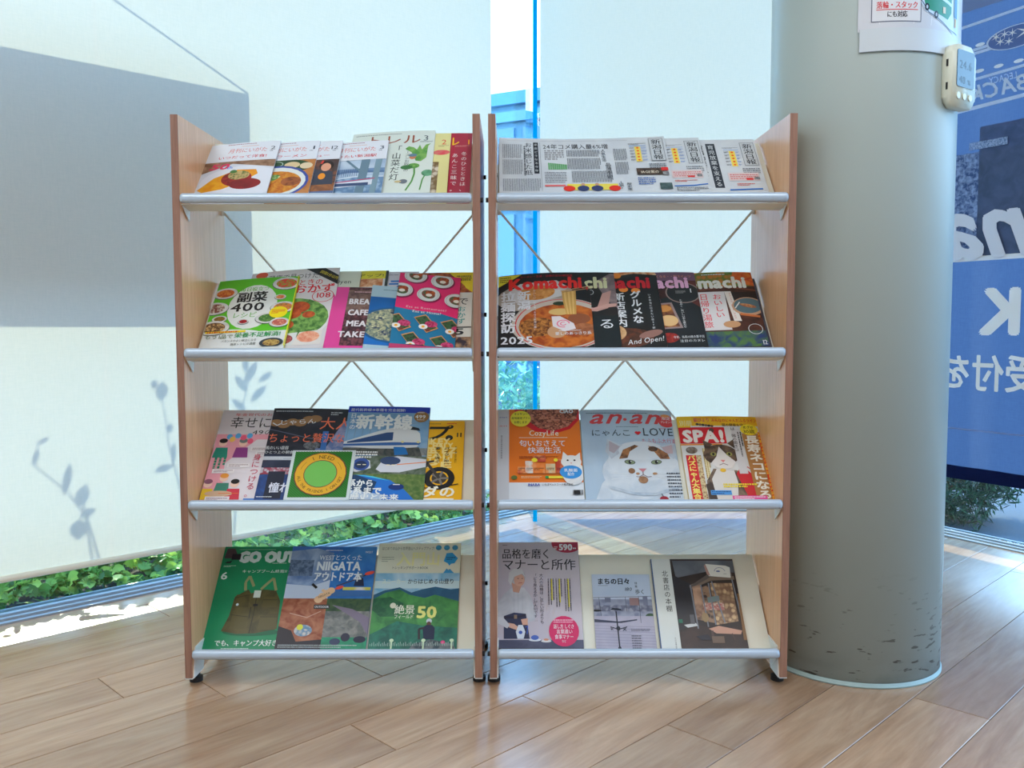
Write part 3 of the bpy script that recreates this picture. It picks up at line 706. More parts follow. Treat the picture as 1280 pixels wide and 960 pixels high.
def people(A):
    A.rect(0, 0, 1, .70, S(70, 56, 56), S(130, 80, 60), (60, 1)); A.rect(0, .2, 1, .32, S(170, 110, 66), S(130, 80, 50), (60, 0)); A.rect(0, 0, 1, .2, S(90, 110, 150))
    A.poly([(.52, .3), (.56, .5), (.66, .56), (.82, .5), (.86, .3)], S(60, 64, 80)); A.poly([(.70, .3), (.72, .48), (.8, .54), (.94, .5), (.97, .3)], S(60, 64, 80)); A.ell(.84, .60, .10, .11, S(40, 28, 28)); A.ell(.835, .575, .07, .09, S(224, 160, 130)); A.ell(.80, .43, .05, .07, S(240, 150, 40)); A.line([(.76, .63), (.78, .68)], .03, S(214, 60, 50))
    A.ell(.42, .44, .10, .13, S(220, 150, 120)); A.ell(.3, .5, .12, .14, S(56, 40, 40)); A.poly([(.2, .3), (.25, .45), (.4, .42), (.44, .3)], S(150, 60, 60))
def station(A):
    A.rect(0, 0, 1, .70, S(196, 212, 228), S(150, 176, 204), (14, 0)); A.rect(0, .50, 1, .56, S(110, 140, 176)); A.rect(0, .0, 1, .42, S(96, 130, 168), S(150, 180, 206), (60, 1))
    A.line([(0, .44), (.5, .52), (1, .50)], .05, S(90, 120, 160)); A.line([(0, .36), (.6, .44), (1, .42)], .02, S(214, 226, 236))
    for k in range(12): A.line([(.35+.03*k, .44), (.35+.03*k, .56)], .006, S(70, 90, 130))
    A.poly([(.62, 0), (.74, 0), (.78, .7), (.66, .7)], S(104, 132, 150)); A.poly([(.82, 0), (.9, 0), (.95, .7), (.86, .7)], S(122, 150, 164)); A.line([(.45, .70), (.66, .52)], .035, S(104, 132, 150))
    A.poly([(.2, .26), (.85, .30), (.85, .38), (.25, .34)], S(214, 220, 230)); A.rect(.3, .29, .8, .335, S(60, 80, 120)); A.line([(.2, .345), (.88, .395)], .014, S(214, 60, 110))
for num, ttl, pic, s, n0, nm in (('2', 'いつだって洋食!', omu, -.742, 0, 'white food magazine with a yellow omelette cover, far left of the top left shelf'), ('1', 'なラーメン', ramen1, -.636, 0, 'white magazine with a bowl of ramen in a blue rimmed bowl, top left shelf'),
                     ('12', 'あのおメニュー', people, -.575, 0, 'white magazine showing a smiling short haired person dining, top left shelf'), ('3', 'りたい新潟駅', station, -.452, 0, 'white magazine with a railway station photo on the top left shelf')):
    MG('magazine', 0, s, .190, .268, .0012, 0, nm, GLt, niig(num, ttl, pic), (.004, 0, .004, 0), .0027, S(216, 220, 228), tilt=.07, vis=False)
def ru(A):
    A.rect(0, 0, 1, 1, S(214, 224, 216)); A.small(.04, .945, .72, .965, 1, S(110, 120, 120)); A.T('トレル', .16, .84, .80, .20, S(150, 72, 44), .012)
    A.T('3', .86, .93, .83, .15, S(60, 80, 90), .0); A.small(.83, .80, .98, .825, 2, S(110, 120, 120))
    A.V('「山菜だ灯', .565, .76, .20, .115, S(34, 44, 44), .008); A.V('シーズンお取りの', .695, .72, .33, .062, S(70, 84, 84), 0)
    g = S(84, 150, 70); g2 = S(130, 180, 90)
    A.poly([(.80, .50), (.86, .49), (.92, .55), (.93, .74), (.96, .78), (.90, .76), (.86, .68), (.83, .76), (.80, .68), (.76, .72), (.70, .74), (.66, .70), (.74, .64)], g, g2, (60, 0))
    A.line([(.72, .04), (.78, .18), (.80, .30), (.79, .40)], .02, g); A.ell(.78, .42, .07, .05, g, g2, (120, 1)); A.ell(.70, .40, .07, .04, S(60, 120, 60)); A.line([(.88, .04), (.90, .2), (.93, .28)], .016, g); A.ell(.95, .30, .07, .06, S(110, 170, 130), S(70, 130, 90), (80, 0))
    A.ell(.76, .56, .04, .04, S(200, 130, 90)); A.ell(.76, .59, .05, .03, S(96, 130, 150)); A.ell(.68, .18, .05, .04, S(110, 120, 130)); A.ell(.62, .18, .04, .02, S(200, 180, 130)); A.poly([(.18, .06), (.24, .12), (.34, .12), (.42, .08), (.3, .02)], g)
MG('magazine', 0, -.366, .226, .322, .0012, 0, 'pale green magazine with drawings of green mountain vegetables, top left shelf', GLt, ru, (.004, 0, .002, 0), .0027, S(212, 222, 214), tilt=.05)
def yel(A):
    A.rect(0, 0, 1, 1, S(224, 218, 150)); A.T('2', .89, .96, .80, .14, S(214, 80, 60), 0); A.small(.86, .76, .98, .785, 2, S(130, 120, 90)); A.ell(.90, .66, .10, .05, S(222, 80, 90), S(214, 120, 110), (60, 0)); A.T('トレル', 0, .74, .80, .2, S(120, 90, 60), 0)
    A.rect(0, 0, .88, .50, S(120, 96, 60), S(220, 210, 190), (60, 1))
MG('magazine', 0, -.323, .226, .312, .0012, 0, 'pale yellow magazine peeking out left of the red one, top left shelf', GLt, yel, (.002, 0, 0, 0), .0027, S(220, 214, 150), tilt=.05)
def redm(A):
    A.rect(0, 0, 1, 1, S(176, 34, 62)); A.rect(.80, 0, 1, 1, S(166, 44, 66)); A.rect(.95, 0, 1, 1, S(150, 40, 60)); A.T('1', .93, .98, .80, .14, S(236, 170, 30), 0); A.small(.80, .76, .97, .785, 2, S(220, 160, 150)); A.T('トレル', .28, .86, .79, .20, S(236, 190, 20), .01)
    A.V('冬のひとときは、', .915, .68, .02, .07, S(232, 224, 224), .006); A.V('あんこ三昧で。', .81, .66, .02, .075, S(232, 224, 224), .008)
MG('magazine', 0, -.266, .226, .315, .0012, 0, 'crimson red magazine at the right end of the top left shelf', GLt, redm, (.003, 0, 0, 0), .0027, S(176, 34, 62), tilt=.04)

# newspapers
INK = S(60, 66, 74); IN2 = S(92, 98, 106); NP = S(204, 210, 214)
def weather(A, u, v, w=.1):
    A.small(u-.005, v+.10, u+w, v+.13, 2, S(110, 120, 130)); A.rect(u, v+.075, u+w, v+.082, S(90, 140, 200))
    A.rect(u+.03, v-.22, u+.065, v+.06, S(232, 208, 96)); 
    for k in range(5): A.ell(u+.048, v-.19+.056*k, .008, .008, S(232, 100, 40)); A.small(u, v-.205+.056*k, u+.027, v-.175+.056*k, 2, INK); A.small(u+.07, v-.205+.056*k, u+w, v-.175+.056*k, 2, S(90, 130, 190))
def masthead(A, u, v):
    A.rect(u, v-.42, u+.085, v, S(120, 126, 132)); A.rect(u+.003, v-.413, u+.082, v-.007, S(190, 196, 200)); A.V('新潟日報', u+.043, v-.02, v-.40, .062, S(30, 34, 40), .012)
    A.small(u-.02, v-.60, u+.08, v-.46, 4, S(120, 126, 134))
def news1(A):
    A.rect(0, 0, 1, 1, NP, S(196, 202, 208), (16, 0)); A.small(.05, .945, .98, .955, 1, S(150, 154, 160), seed=4)
    A.small(.02, .62, .14, .88, 15, IN2, True, .5); A.small(.02, .32, .14, .59, 15, IN2, True, .5, 3); A.small(.02, .02, .24, .24, 26, IN2, True, .5, 6); A.rect(.205, .33, .235, .92, S(48, 52, 60)); A.V('米店どうなる今年', .22, .91, .35, .022, NP, .0); A.V('お米感じた低', .175, .92, .30, .045, INK, .012); A.small(.145, .27, .158, .85, 1, INK, True, .7); A.rect(.245, .02, .2465, .92, INK)
    A.T('24年コメ購入量6%増', .262, .655, .80, .055, S(52, 56, 64), .004)
    A.small(.27, .58, .385, .78, 5, S(150, 152, 156), fill=.7)
    for k in range(14): A.rect(.288+.008*k, .40, .294+.008*k, .53-.003*k, S(90, 160, 96))
    A.small(.265, .15, .39, .36, 7, S(130, 134, 140)); A.rect(.262, .09, .38, .12, S(214, 110, 110))
    A.small(.40, .64, .60, .77, 22, IN2, True, .5, 5); A.small(.40, .40, .60, .61, 22, IN2, True, .5, 7); A.small(.42, .16, .66, .37, 26, IN2, True, .5, 9)
    A.V('人気生活', .62, .78, .54, .028, INK, .008); A.V('品薄不安', .64, .52, .22, .035, INK, .01); A.small(.68, .56, .76, .78, 9, IN2, True, .5, 2); A.small(.68, .30, .76, .53, 9, IN2, True, .5, 12); A.V('(店高)', .70, .18, .04, .03, INK)
    A.rect(.39, .02, .68, .13, S(222, 206, 90)); 
    for u, c in ((.40, S(214, 60, 50)), (.66, S(214, 60, 50)), (.48, S(60, 70, 110)), (.56, S(60, 70, 110))): A.ell(u, .05, .034, .026, c)
    for u in (.48, .56): A.ell(u, .12, .012, .012, S(190, 150, 120))
    weather(A, .78, .75); masthead(A, .90, .955); A.rect(.80, .28, .96, .40, S(96, 80, 70), S(60, 56, 54), (60, 0)); A.T('1AGE紫の', .82, .93, .31, .03, S(220, 210, 190)); A.rect(.945, .35, .985, .41, S(214, 60, 60)); A.rect(.95, .27, .985, .33, S(110, 112, 116), S(160, 160, 160), (300, 1))
    A.small(.80, .10, .90, .24, 4, S(90, 120, 180)); A.rect(.92, .02, .99, .13, S(90, 110, 110), S(60, 80, 80), (60, 0)); A.V('歴史東', .745, .14, 0, .03, INK, .01)
def news2(A):
    A.rect(0, 0, 1, 1, NP, S(196, 202, 208), (16, 0)); A.small(.3, .02, .75, .9, 44, IN2, True, .5)
    weather(A, .79, .75); masthead(A, .905, .94); A.rect(.79, .26, .97, .40, S(214, 196, 196)); A.small(.80, .28, .96, .38, 3, S(200, 110, 110)); A.rect(.88, .27, .92, .30, S(210, 60, 60)); A.rect(.935, .28, .965, .33, S(110, 112, 116), S(160, 160, 160), (300, 1))
    A.small(.80, .19, .93, .23, 2, S(210, 100, 90)); A.line([(.79, .12), (.9, .125), (.985, .15)], .009, S(50, 110, 190)); A.rect(.81, .03, .9, .1, S(190, 196, 200)); A.small(.8, .03, .98, .10, 3, S(110, 114, 120))
def news3(A):
    A.rect(0, 0, 1, 1, NP, S(196, 202, 208), (16, 0)); A.small(.1, .02, .60, .9, 44, IN2, True, .5)
    A.V('宙購勤続有だく', .655, .90, .22, .06, INK, .012); A.rect(.70, .12, .755, .92, S(60, 66, 74)); A.V('育児放棄を支える', .727, .90, .14, .04, NP, .006); weather(A, .80, .72, .09); masthead(A, .905, .93)
    A.rect(.79, .24, .97, .38, S(214, 196, 196)); A.small(.80, .26, .96, .36, 3, S(200, 110, 110)); A.rect(.89, .25, .93, .29, S(210, 60, 60)); A.rect(.94, .26, .97, .31, S(110, 112, 116), S(160, 160, 160), (300, 1)); A.line([(.78, .08), (.97, .10)], .011, S(50, 110, 190)); A.small(.83, .15, .93, .20, 2, S(210, 100, 90))
NG = 'newspapers on the top shelf of the right rack'
MG('newspaper', 0, .277, .446, .290, .001, 0, 'folded newspaper lying rightmost of the three on the top right shelf', NG, news3, (0, 0, .004, 0), .004, NP, cat='newspaper', ink='news')
MG('newspaper', 0, .133, .446, .286, .0056, .022, 'folded newspaper lying between the two other ones on the top right shelf', NG, news2, (0, .001, .004, 0), .004, NP, cat='newspaper', ink='news', t0=-.004)
MG('newspaper', 0, .036, .446, .284, .0102, .012, 'folded newspaper leftmost of the three on the top right shelf, rice price headline', NG, news1, (-.004, .001, .004, .004), .004, NP, cat='newspaper', ink='news')

# second shelf, left
def g400(A):
    G = S(96, 196, 44); A.rect(0, 0, 1, 1, G); A.ell(.5, .58, .30, .37, S(226, 230, 226)); A.rect(0, 0, 1, .22, S(222, 226, 224)); A.ell(.2, .19, .5, .09, S(222, 226, 224))
    A.T('毎日役立つ', .30, .66, .815, .075, S(96, 176, 60), .02); A.T('副菜', .28, .66, .665, .18, BLK, .03); A.T('400', .24, .66, .52, .19, BLK, .02); A.T('レシピ', .28, .58, .43, .10, S(96, 176, 60), .01)
    sp = [(.12, .80, .15, S(190, 80, 40), S(220, 140, 60)), (.04, .58, .17, S(130, 70, 60), S(220, 210, 190)), (.86, .90, .17, S(220, 60, 50), S(120, 170, 60)), (.82, .70, .07, S(220, 90, 60), S(230, 160, 90)), (.88, .55, .15, S(220, 130, 60), S(120, 110, 60)), (.14, .42, .09, S(150, 110, 50), S(60, 70, 40)), (.10, .265+.03, .19, S(90, 60, 40), S(220, 180, 120)), (.44, .365, .065, S(170, 30, 40), S(120, 20, 30)), (.72, .40, .14, S(60, 110, 50), S(110, 150, 70)), (.88, .33, .12, S(190, 90, 80), S(220, 150, 120))]
    for u, v, r, a, b in sp: plate(A, u, v, r, a, b, sq=.62, k=.74)
    A.ell(.84, .475, .11, .095, S(240, 220, 20)); A.small(.76, .455, .92, .515, 3, S(220, 60, 40))
    A.rect(.02, .215, .50, .24, S(240, 220, 20)); A.small(.04, .218, .48, .237, 1, RED, fill=.9); A.T('栄養不足解消!', .38, .93, .145, .085, S(30, 150, 70), .025); A.T('もう1品で', .03, .37, .14, .075, S(90, 110, 40), .006)
    A.T('バランスのよい献立になる', .24, .66, .085, .042, S(40, 50, 40), .0); A.T('簡単レシピが満載', .36, .66, .035, .042, S(40, 50, 40), 0); A.ell(.84, .05, .14, .075, S(50, 60, 66)); A.ell(.84, .05, .10, .05, S(190, 160, 90), S(120, 80, 40), (160, 1))
    A.rect(.988, 0, 1, 1, S(232, 226, 40))
MG('magazine', 1, -.733, .222, .286, .0012, 0, 'bright green recipe magazine with many small dishes, left end of the second left shelf', GLt, g400, (.004, 0, .004, 0), .004, S(222, 226, 224), S(230, 226, 40), tilt=.07)
def okazu(A):
    A.rect(0, 0, 1, 1, S(214, 210, 212)); A.T('冷蔵庫で見つけた!', .12, .80, .88, .09, S(70, 70, 76), .004); A.ell(.12, .96, .07, .05, S(220, 90, 60)); A.T('ときの', .56, .84, .79, .10, RED, .01); A.T('時短おかず', .2, .98, .69, .145, RED, .02)
    A.poly([(.70, 1), (1, .84), (1, .90), (.84, 1)], BLK); A.poly([(.62, 1), (.72, 1), (1, .86), (1, .78)], BLK); A.T('調理5分以内', .78, 1.02, .945, .05, S(230, 210, 60), .0, -.52)
    A.ring(.86, .635, .12, .008, RED, 30, 0, 2*PI, .8); A.T('108', .77, .95, .61, .11, RED, .02)
    A.ell(.5, .34, .48, .34, S(222, 222, 220)); A.ell(.56, .36, .40, .30, S(56, 106, 44), S(130, 176, 90), (70, 0)); 
    for u, v, r in ((.62, .50, .12), (.40, .40, .12), (.55, .42, .11), (.74, .40, .07), (.5, .28, .10), (.30, .22, .09)): A.ell(u, v, r, r*.7, S(196, 90, 40), S(150, 50, 24), (60, 0))
    A.poly([(.38, .02), (.64, .02), (.66, .18), (.40, .16)], S(214, 216, 214)); A.ell(.52, .10, .1, .07, S(140, 50, 60), S(200, 120, 110), (150, 1)); A.poly([(.62, .02), (.92, .02), (.92, .2), (.68, .18)], S(222, 216, 210)); A.ell(.78, .12, .12, .08, S(222, 130, 100), S(236, 180, 150), (90, 0))
MG('magazine', 1, -.648, .246, .316, .0012, .006, 'white recipe magazine with fried food on green leaves, behind the green one', GLt, okazu, (.006, .002, .006, 0), .0028, S(210, 206, 208), tilt=.065)
def c590(A):
    A.rect(0, 0, 1, 1, S(206, 212, 196)); A.T('特選ベジ', .0, .55, .80, .2, S(30, 150, 90), .05); A.T('590yen', .62, .9, .83, .09, S(70, 76, 70), .006); A.small(.4, .72, .7, .75, 1, S(100, 104, 96))
MG('magazine', 1, -.572, .226, .312, .0012, 0, 'pale cream magazine with a green letter, behind the pink book on the second left shelf', GLt, c590, (.005, 0, 0, 0), .0028, S(206, 212, 196), tilt=.065)
def onion(A):
    A.rect(0, 0, 1, 1, S(216, 220, 222)); A.rect(0, .89, 1, 1, S(224, 214, 60)); A.T('栄養力アップ!', .2, .94, .915, .075, BLK, .02); A.rect(0, .78, .93, .89, S(190, 110, 60), S(236, 190, 150), (60, 0)); A.T('玉ねぎで', .42, .96, .66, .13, BLK, .03); A.rect(.0, .60, 1, .66, S(150, 190, 214)); A.T('血圧コレ', .3, 1, .58, .1, S(40, 110, 190), .02); A.rect(.96, 0, 1, 1, S(50, 60, 60))
MG('magazine', 1, -.461, .190, .318, .0012, .0, 'magazine with a yellow heading strip and onion headline, second left shelf, rear row', GLt, onion, (.003, 0, 0, 0), .0028, S(216, 220, 222), tilt=.065)
def love(A):
    A.rect(0, 0, 1, 1, S(206, 206, 218)); A.small(.55, .95, .85, .965, 1, S(110, 110, 130)); A.T('クラブ', .45, 1.0, .76, .2, S(50, 120, 200), .04); A.rect(0, 0, 1, .6, S(190, 150, 120), S(220, 190, 170), (30, 0))
MG('magazine', 1, -.415, .226, .315, .0012, 0, 'pale lilac magazine with blue letters, half hidden behind the pink and blue book', GLt, love, (.004, 0, .004, 0), .0028, S(206, 206, 218), tilt=.03)
def iy(A):
    A.rect(0, 0, 1, 1, S(210, 208, 200)); A.rect(0, .72, 1, 1, S(200, 110, 60), S(120, 50, 30), (60, 0)); A.poly([(.70, 1), (1, .72), (1, 1)], S(232, 208, 40)); A.poly([(.6, 1), (.8, .98), (.92, .78), (1, .72), (1, 1)], S(232, 208, 40)); A.small(.80, .88, .98, .96, 3, BLK)
    A.T('で', .82, .96, .56, .14, BLK, .01); A.V('おかず', .88, .54, .30, .10, S(20, 140, 140), .02); A.rect(.70, .255, 1, .27, BLK); A.T('5', .80, .93, .17, .14, BLK, .03); A.rect(.5, 0, 1, .14, S(60, 50, 60), S(200, 160, 120), (50, 0))
MG('magazine', 1, -.265, .226, .316, .0012, 0, 'yellow and white recipe magazine at the right end of the second left shelf', GLt, iy, (.002, 0, 0, 0), .0028, S(206, 204, 196), tilt=.03)
def bread(A):
    A.rect(0, 0, 1, 1, S(60, 34, 44), S(120, 70, 76), (110, 1)); A.rect(.22, .55, 1, .95, S(96, 70, 70), S(140, 110, 100), (60, 0)); A.rect(0, 0, .30, 1, S(222, 70, 150)); A.small(.42, .90, .98, .93, 1, S(220, 170, 180))
    for t, v, u in (('BREA', .70, .34), ('CAFE', .51, .36), ('MEA', .32, .36), ('TAKE', .14, .24)): A.T(t, u, .77, v, .22, S(222, 218, 222), .035)
MG('book', 1, -.412, .130, .245, .0205, -.01, 'pink and brown book with big white capital letters, second left shelf', GLt, bread, (0, 0, 0, 0), .0026, S(222, 70, 150), tilt=-.02, cat='book')
def fork(A):
    A.rect(0, 0, 1, 1, S(20, 96, 168)); A.rect(0, .80, 1, 1, S(170, 200, 214)); A.small(.2, .92, .5, .94, 1, S(80, 110, 130)); A.rect(0, 0, 1, .2, S(30, 110, 190)); A.ell(.45, .34, .60, .42, S(30, 90, 140)); A.ell(.45, .34, .54, .38, S(190, 190, 150), S(60, 90, 100), (90, 0))
    for u, v in ((.2, .44), (.45, .56), (.5, .3), (.3, .2), (.15, .3)): A.ell(u, v, .09, .06, S(40, 60, 90), S(200, 200, 160), (120, 1))
MG('book', 1, -.311, .155, .248, .0240, -.01, 'blue book with a dish of pasta shells, left of the fried egg cookbook', GLt, fork, (0, 0, 0, 0), .0028, S(170, 200, 214), tilt=-.1, cat='book')
def egg(A):
    A.rect(0, .50, 1, 1, S(224, 40, 110)); A.rect(0, 0, 1, .5, S(30, 116, 158)); A.poly([(0, .50), (.3, .47), (.7, .46), (1, .40), (1, .5)], S(224, 40, 110))
    for u, v in ((.26, .97), (.70, .92), (.06, .75), (.50, .71), (.95, .65)):
        A.ell(u+.02, v-.015, .19, .165, S(140, 26, 76)); A.ell(u, v, .185, .16, S(214, 220, 220)); A.ring(u, v, .16, .004, S(120, 130, 130), 30); A.ell(u, v, .115, .09, S(70, 96, 60), S(150, 60, 60), (140, 1), -.5); A.ell(u+.03, v+.02, .08, .06, S(200, 100, 50), S(130, 50, 30), (120, 0)); A.ell(u+.01, v-.01, .05, .035, S(232, 226, 214))
    A.T('Eat at Restaurant?', .17, .82, .50, .065, S(226, 190, 200), .006, -.045); A.T('Eat at Home?', .28, .74, .44, .075, S(222, 228, 230), .01, -.045); A.small(.4, .385, .7, .395, 1, S(190, 210, 220))
    for u, v in ((.10, .26), (.52, .27), (.94, .23), (.36, .02), (.80, -.0)):
        A.poly([(u-.20, v+.10), (u-.02, v+.15), (u+.20, v-.03), (u+.02, v-.10)], S(196, 140, 90)); A.poly([(u-.18, v+.09), (u-.02, v+.135), (u+.17, v-.025), (u+.02, v-.085)], S(60, 96, 60), S(40, 50, 40), (150, 1)); A.ell(u+.08, v+.02, .10, .07, S(214, 80, 130), S(150, 30, 70), (150, 0)); A.ell(u-.04, v-.02, .07, .055, S(228, 228, 224)); A.ell(u-.04, v-.02, .026, .024, S(240, 170, 30)); A.ell(u+.04, v-.06, .04, .03, S(110, 60, 50))
MG('book', 1, -.245, .166, .294, .0270, -.025, 'pink and blue cookbook with fried eggs on toast, second left shelf', GLt, egg, (0, 0, 0, 0), .0035, S(190, 60, 110), tilt=-.1, cat='book')

# second shelf, right
def koma(body, title_c, bgc=BLK, num=None):
    def f(A):
        A.rect(0, 0, 1, 1, bgc); body(A); A.T('Komachi', .11, .92, .78, .235, title_c, .045)
    return f
def kb1(A):
    A.ell(.40, .68, .42, .22, S(170, 160, 150), None, (1, 0), .1); A.poly([(.10, .74), (.24, .86), (.64, .89), (.76, .80), (.70, .68), (.4, .58), (.2, .60)], S(206, 204, 204)); A.ell(.42, .73, .20, .11, S(190, 120, 50), S(220, 160, 90), (70, 0), .1)
    A.ell(.68, .30, .54, .38, S(196, 184, 172)); A.ring(.68, .30, .50, .012, RED, 50, 0, 2*PI, .74); A.ell(.68, .28, .46, .32, S(150, 60, 20), S(200, 110, 40), (40, 0)); A.ell(.42, .27, .2, .14, S(196, 130, 60), S(90, 40, 20), (120, 0)); A.ell(.66, .46, .12, .05, S(216, 180, 110)); A.ell(.86, .36, .12, .08, S(140, 80, 50)); A.ell(.62, .20, .1, .09, S(196, 150, 110)); A.ell(.9, .22, .13, .09, S(176, 110, 70), S(140, 80, 50), (60, 0)); A.ell(.66, .57, .07, .03, S(40, 60, 40))
    for k in range(7): A.line([(.70+.022*k, .74), (.71+.02*k, .60), (.74+.014*k, .42)], .022, S(226, 186, 110) if k % 2 else S(206, 160, 84))
    A.line([(.68, .735), (1, .80)], .012, S(190, 150, 110)); A.line([(.70, .72), (1, .77)], .012, S(170, 130, 90))
    A.poly([(.57, .40), (.66, .40), (.80, .30), (.82, .23), (.70, .20), (.58, .27)], S(222, 214, 216)); A.ring(.69, .30, .07, .014, S(226, 110, 140), 24, 0, 5, .8); A.ring(.69, .30, .035, .012, S(226, 110, 140), 18, 1, 6, .8)
    A.poly([(0, .83), (.26, .99), (0, .99)], S(232, 220, 50)); A.small(.02, .89, .14, .97, 3, BLK); A.T('ラーメン・王道・話題の店100軒調査', .24, .82, .94, .035, RED, .0); A.T('・4', .90, .98, .745, .08, RED, .02)
    sh = S(224, 226, 232); A.V('拉麺探訪', .11, .76, .20, .16, sh, .035); A.V('新潟', .28, .76, .50, .15, sh, .035); A.V('おいしい一杯を食べるなら新潟の麺！', .395, .77, .22, .028, sh, .0); A.T('2025', .03, .37, .06, .145, sh, .02); A.T('愛しのあっさり系', .60, .98, .155, .05, sh, .02); A.small(.64, .20, .98, .215, 1, sh)
def kb2(A):
    A.rect(.55, 0, 1, 1, S(40, 34, 34), S(26, 30, 34), (20, 0)); A.poly([(.78, .86), (.95, .98), (1, .98), (1, .5), (.9, .6)], S(150, 130, 130), S(110, 96, 100), (40, 0)); A.poly([(.70, .52), (.78, .50), (.85, .70), (.95, .74), (.90, .50), (.78, .46), (.68, .47)], S(196, 150, 140)); A.poly([(.66, .48), (.98, .52), (1, .56), (.9, .56)], S(206, 160, 150)); A.T('る', .78, .96, .24, .16, WHT, .01); A.rect(.6, 0, 1, .4, S(26, 34, 38)); A.T('る', .78, .96, .24, .16, WHT, .01); A.ring(.72, .72, .04, .005, WHT, 20)
def kb3(A):
    A.poly([(.25, .8), (.4, .92), (.75, .98), (1, .96), (1, 1), (0, 1), (0, .8)], S(200, 110, 50), S(230, 190, 150), (70, 1)); 
    for u, v in ((.32, .94), (.56, .95), (.42, .84), (.75, .74), (.62, .76)): A.ell(u, v, .05, .04, S(236, 140, 50))
    A.rect(.2, 0, 1, .72, S(28, 30, 32)); A.V('新店案内', .56, .72, .26, .13, WHT, .02); A.V('グルメな', .74, .74, .30, .12, WHT, .025); A.V('いま本当に行きたい店57軒', .89, .70, .22, .03, WHT, 0); A.ell(.60, .12, .28, .14, S(70, 44, 34), S(110, 60, 40), (60, 0)); A.ell(.46, .19, .14, .12, S(214, 176, 130), S(190, 140, 90), (60, 0)); A.ell(.85, .16, .13, .05, S(150, 110, 100), None, (1, 0), .3); A.T('And Open!', .6, .98, .03, .10, WHT, 0, .12, .3)
def kb4(A):
    A.rect(0, 0, 1, 1, S(44, 24, 26), S(96, 44, 40), (14, 0)); A.rect(0, .88, 1, 1, S(116, 84, 108)); A.T('つい人にあげたくなる・・和スイーツ', .3, .96, .925, .045, S(230, 150, 120), .0); A.ell(.7, .1, .44, .62, S(28, 34, 40)); A.ell(.84, .71, .19, .16, S(150, 130, 124)); A.ell(.84, .71, .175, .148, S(36, 40, 44)); A.T('1', .9, .94, .71, .09, WHT, .01); A.small(.76, .70, .87, .74, 3, S(160, 160, 160))
    A.poly([(.3, .22), (.36, .56), (.70, .58), (.78, .24)], S(150, 130, 130)); A.poly([(.32, .24), (.37, .54), (.68, .56), (.75, .26)], S(170, 110, 60), S(90, 50, 40), (60, 0)); A.ell(.46, .42, .10, .08, S(196, 150, 100)); A.ell(.64, .34, .10, .08, S(222, 184, 130)); A.ell(.60, .50, .09, .05, S(206, 140, 70)); A.ell(.62, .12, .10, .07, S(170, 50, 40), S(120, 30, 30), (90, 0)); A.V('ときめく、おいしい手土産たち', .80, .62, .24, .035, WHT, 0); A.T('今年、私街の焼き菓子店', .66, .98, .11, .04, WHT, 0); A.T('注目のカヌレ', .72, .98, .06, .04, WHT, 0)
def kb5(A):
    A.rect(0, 0, 1, 1, S(56, 34, 30), S(90, 50, 40), (30, 0)); A.rect(0, .80, 1, 1, S(90, 120, 50), S(190, 120, 50), (70, 1)); A.poly([(.75, .86), (1, .80), (1, 1), (.8, 1)], S(196, 70, 40), S(220, 120, 50), (60, 0)); A.line([(.4, .76), (.7, .79), (1, .74)], .02, S(120, 66, 50)); A.rect(.4, .60, 1, .72, S(38, 30, 32))
    A.rect(.36, .22, .66, .73, S(214, 212, 214)); A.V('おいしい', .57, .70, .38, .10, S(220, 50, 70), .01); A.V('日帰り湯旅', .43, .71, .25, .10, S(220, 50, 70), .01); A.poly([(.66, .73), (.73, .73), (.78, .33), (.70, .33)], S(222, 216, 210)); A.V('デトックス、癒やし、グルメ', .715, .71, .36, .03, S(200, 90, 90), 0, .02)
    A.ell(.88, .52, .17, .14, S(190, 150, 120)); A.ell(.88, .53, .15, .115, S(84, 110, 120)); A.ell(.88, .53, .09, .025, S(150, 80, 50), S(200, 150, 100), (90, 0), -.3); A.line([(.74, .50), (.80, .58)], .012, S(220, 220, 214)); A.line([(.78, .42), (.98, .38)], .03, S(196, 110, 60))
    A.rect(.34, 0, 1, .20, S(80, 120, 60), S(40, 60, 110), (40, 0)); A.ell(.67, .29, .09, .05, S(196, 150, 110)); A.ring(.90, .22, .075, .006, WHT, 24); A.T('12', .93, .99, .02, .09, WHT, .01)
    A.small(.45, .955, .95, .975, 1, WHT)
KG = [('koma', 0, kb5, S(220, 222, 214), .475, 'magazine with a white panel of red lettering, second right shelf'), ('koma', 0, kb4, S(230, 176, 212), .319, 'dark magazine with a box of biscuits and pink title letters, second right shelf'),
      ('koma', 0, kb3, RED, .215, 'black magazine with white vertical headline and red title, middle of the second right shelf'), ('koma', 0, kb2, S(214, 214, 170), .099, 'dark magazine showing a hand and pale title letters, beside the ramen cover'), ('koma', 0, kb1, S(230, 40, 36), .030, 'black magazine with a large bowl of ramen, left end of the second right shelf')]
MG('magazine', 1, .488, .246, .300, .0005, -.004, 'grey magazine edge peeking out behind the hot spring cover at the right end', GRt, lambda A: A.rect(0, 0, 1, 1, S(90, 96, 110), S(70, 70, 90), (20, 0)), (0, 0, 0, 0), .0008, S(96, 100, 112), S(150, 60, 60))
for _, _, b, tc_, s, lb in KG:
    MG('magazine', 1, s, .248, .306, .0018, 0, lb, GRt, koma(b, tc_), (.007, -.001, .002, 0), .0030, S(40, 40, 44), S(190, 40, 50) if b in (kb2, kb1, kb3) else S(60, 60, 70), tilt=.05)

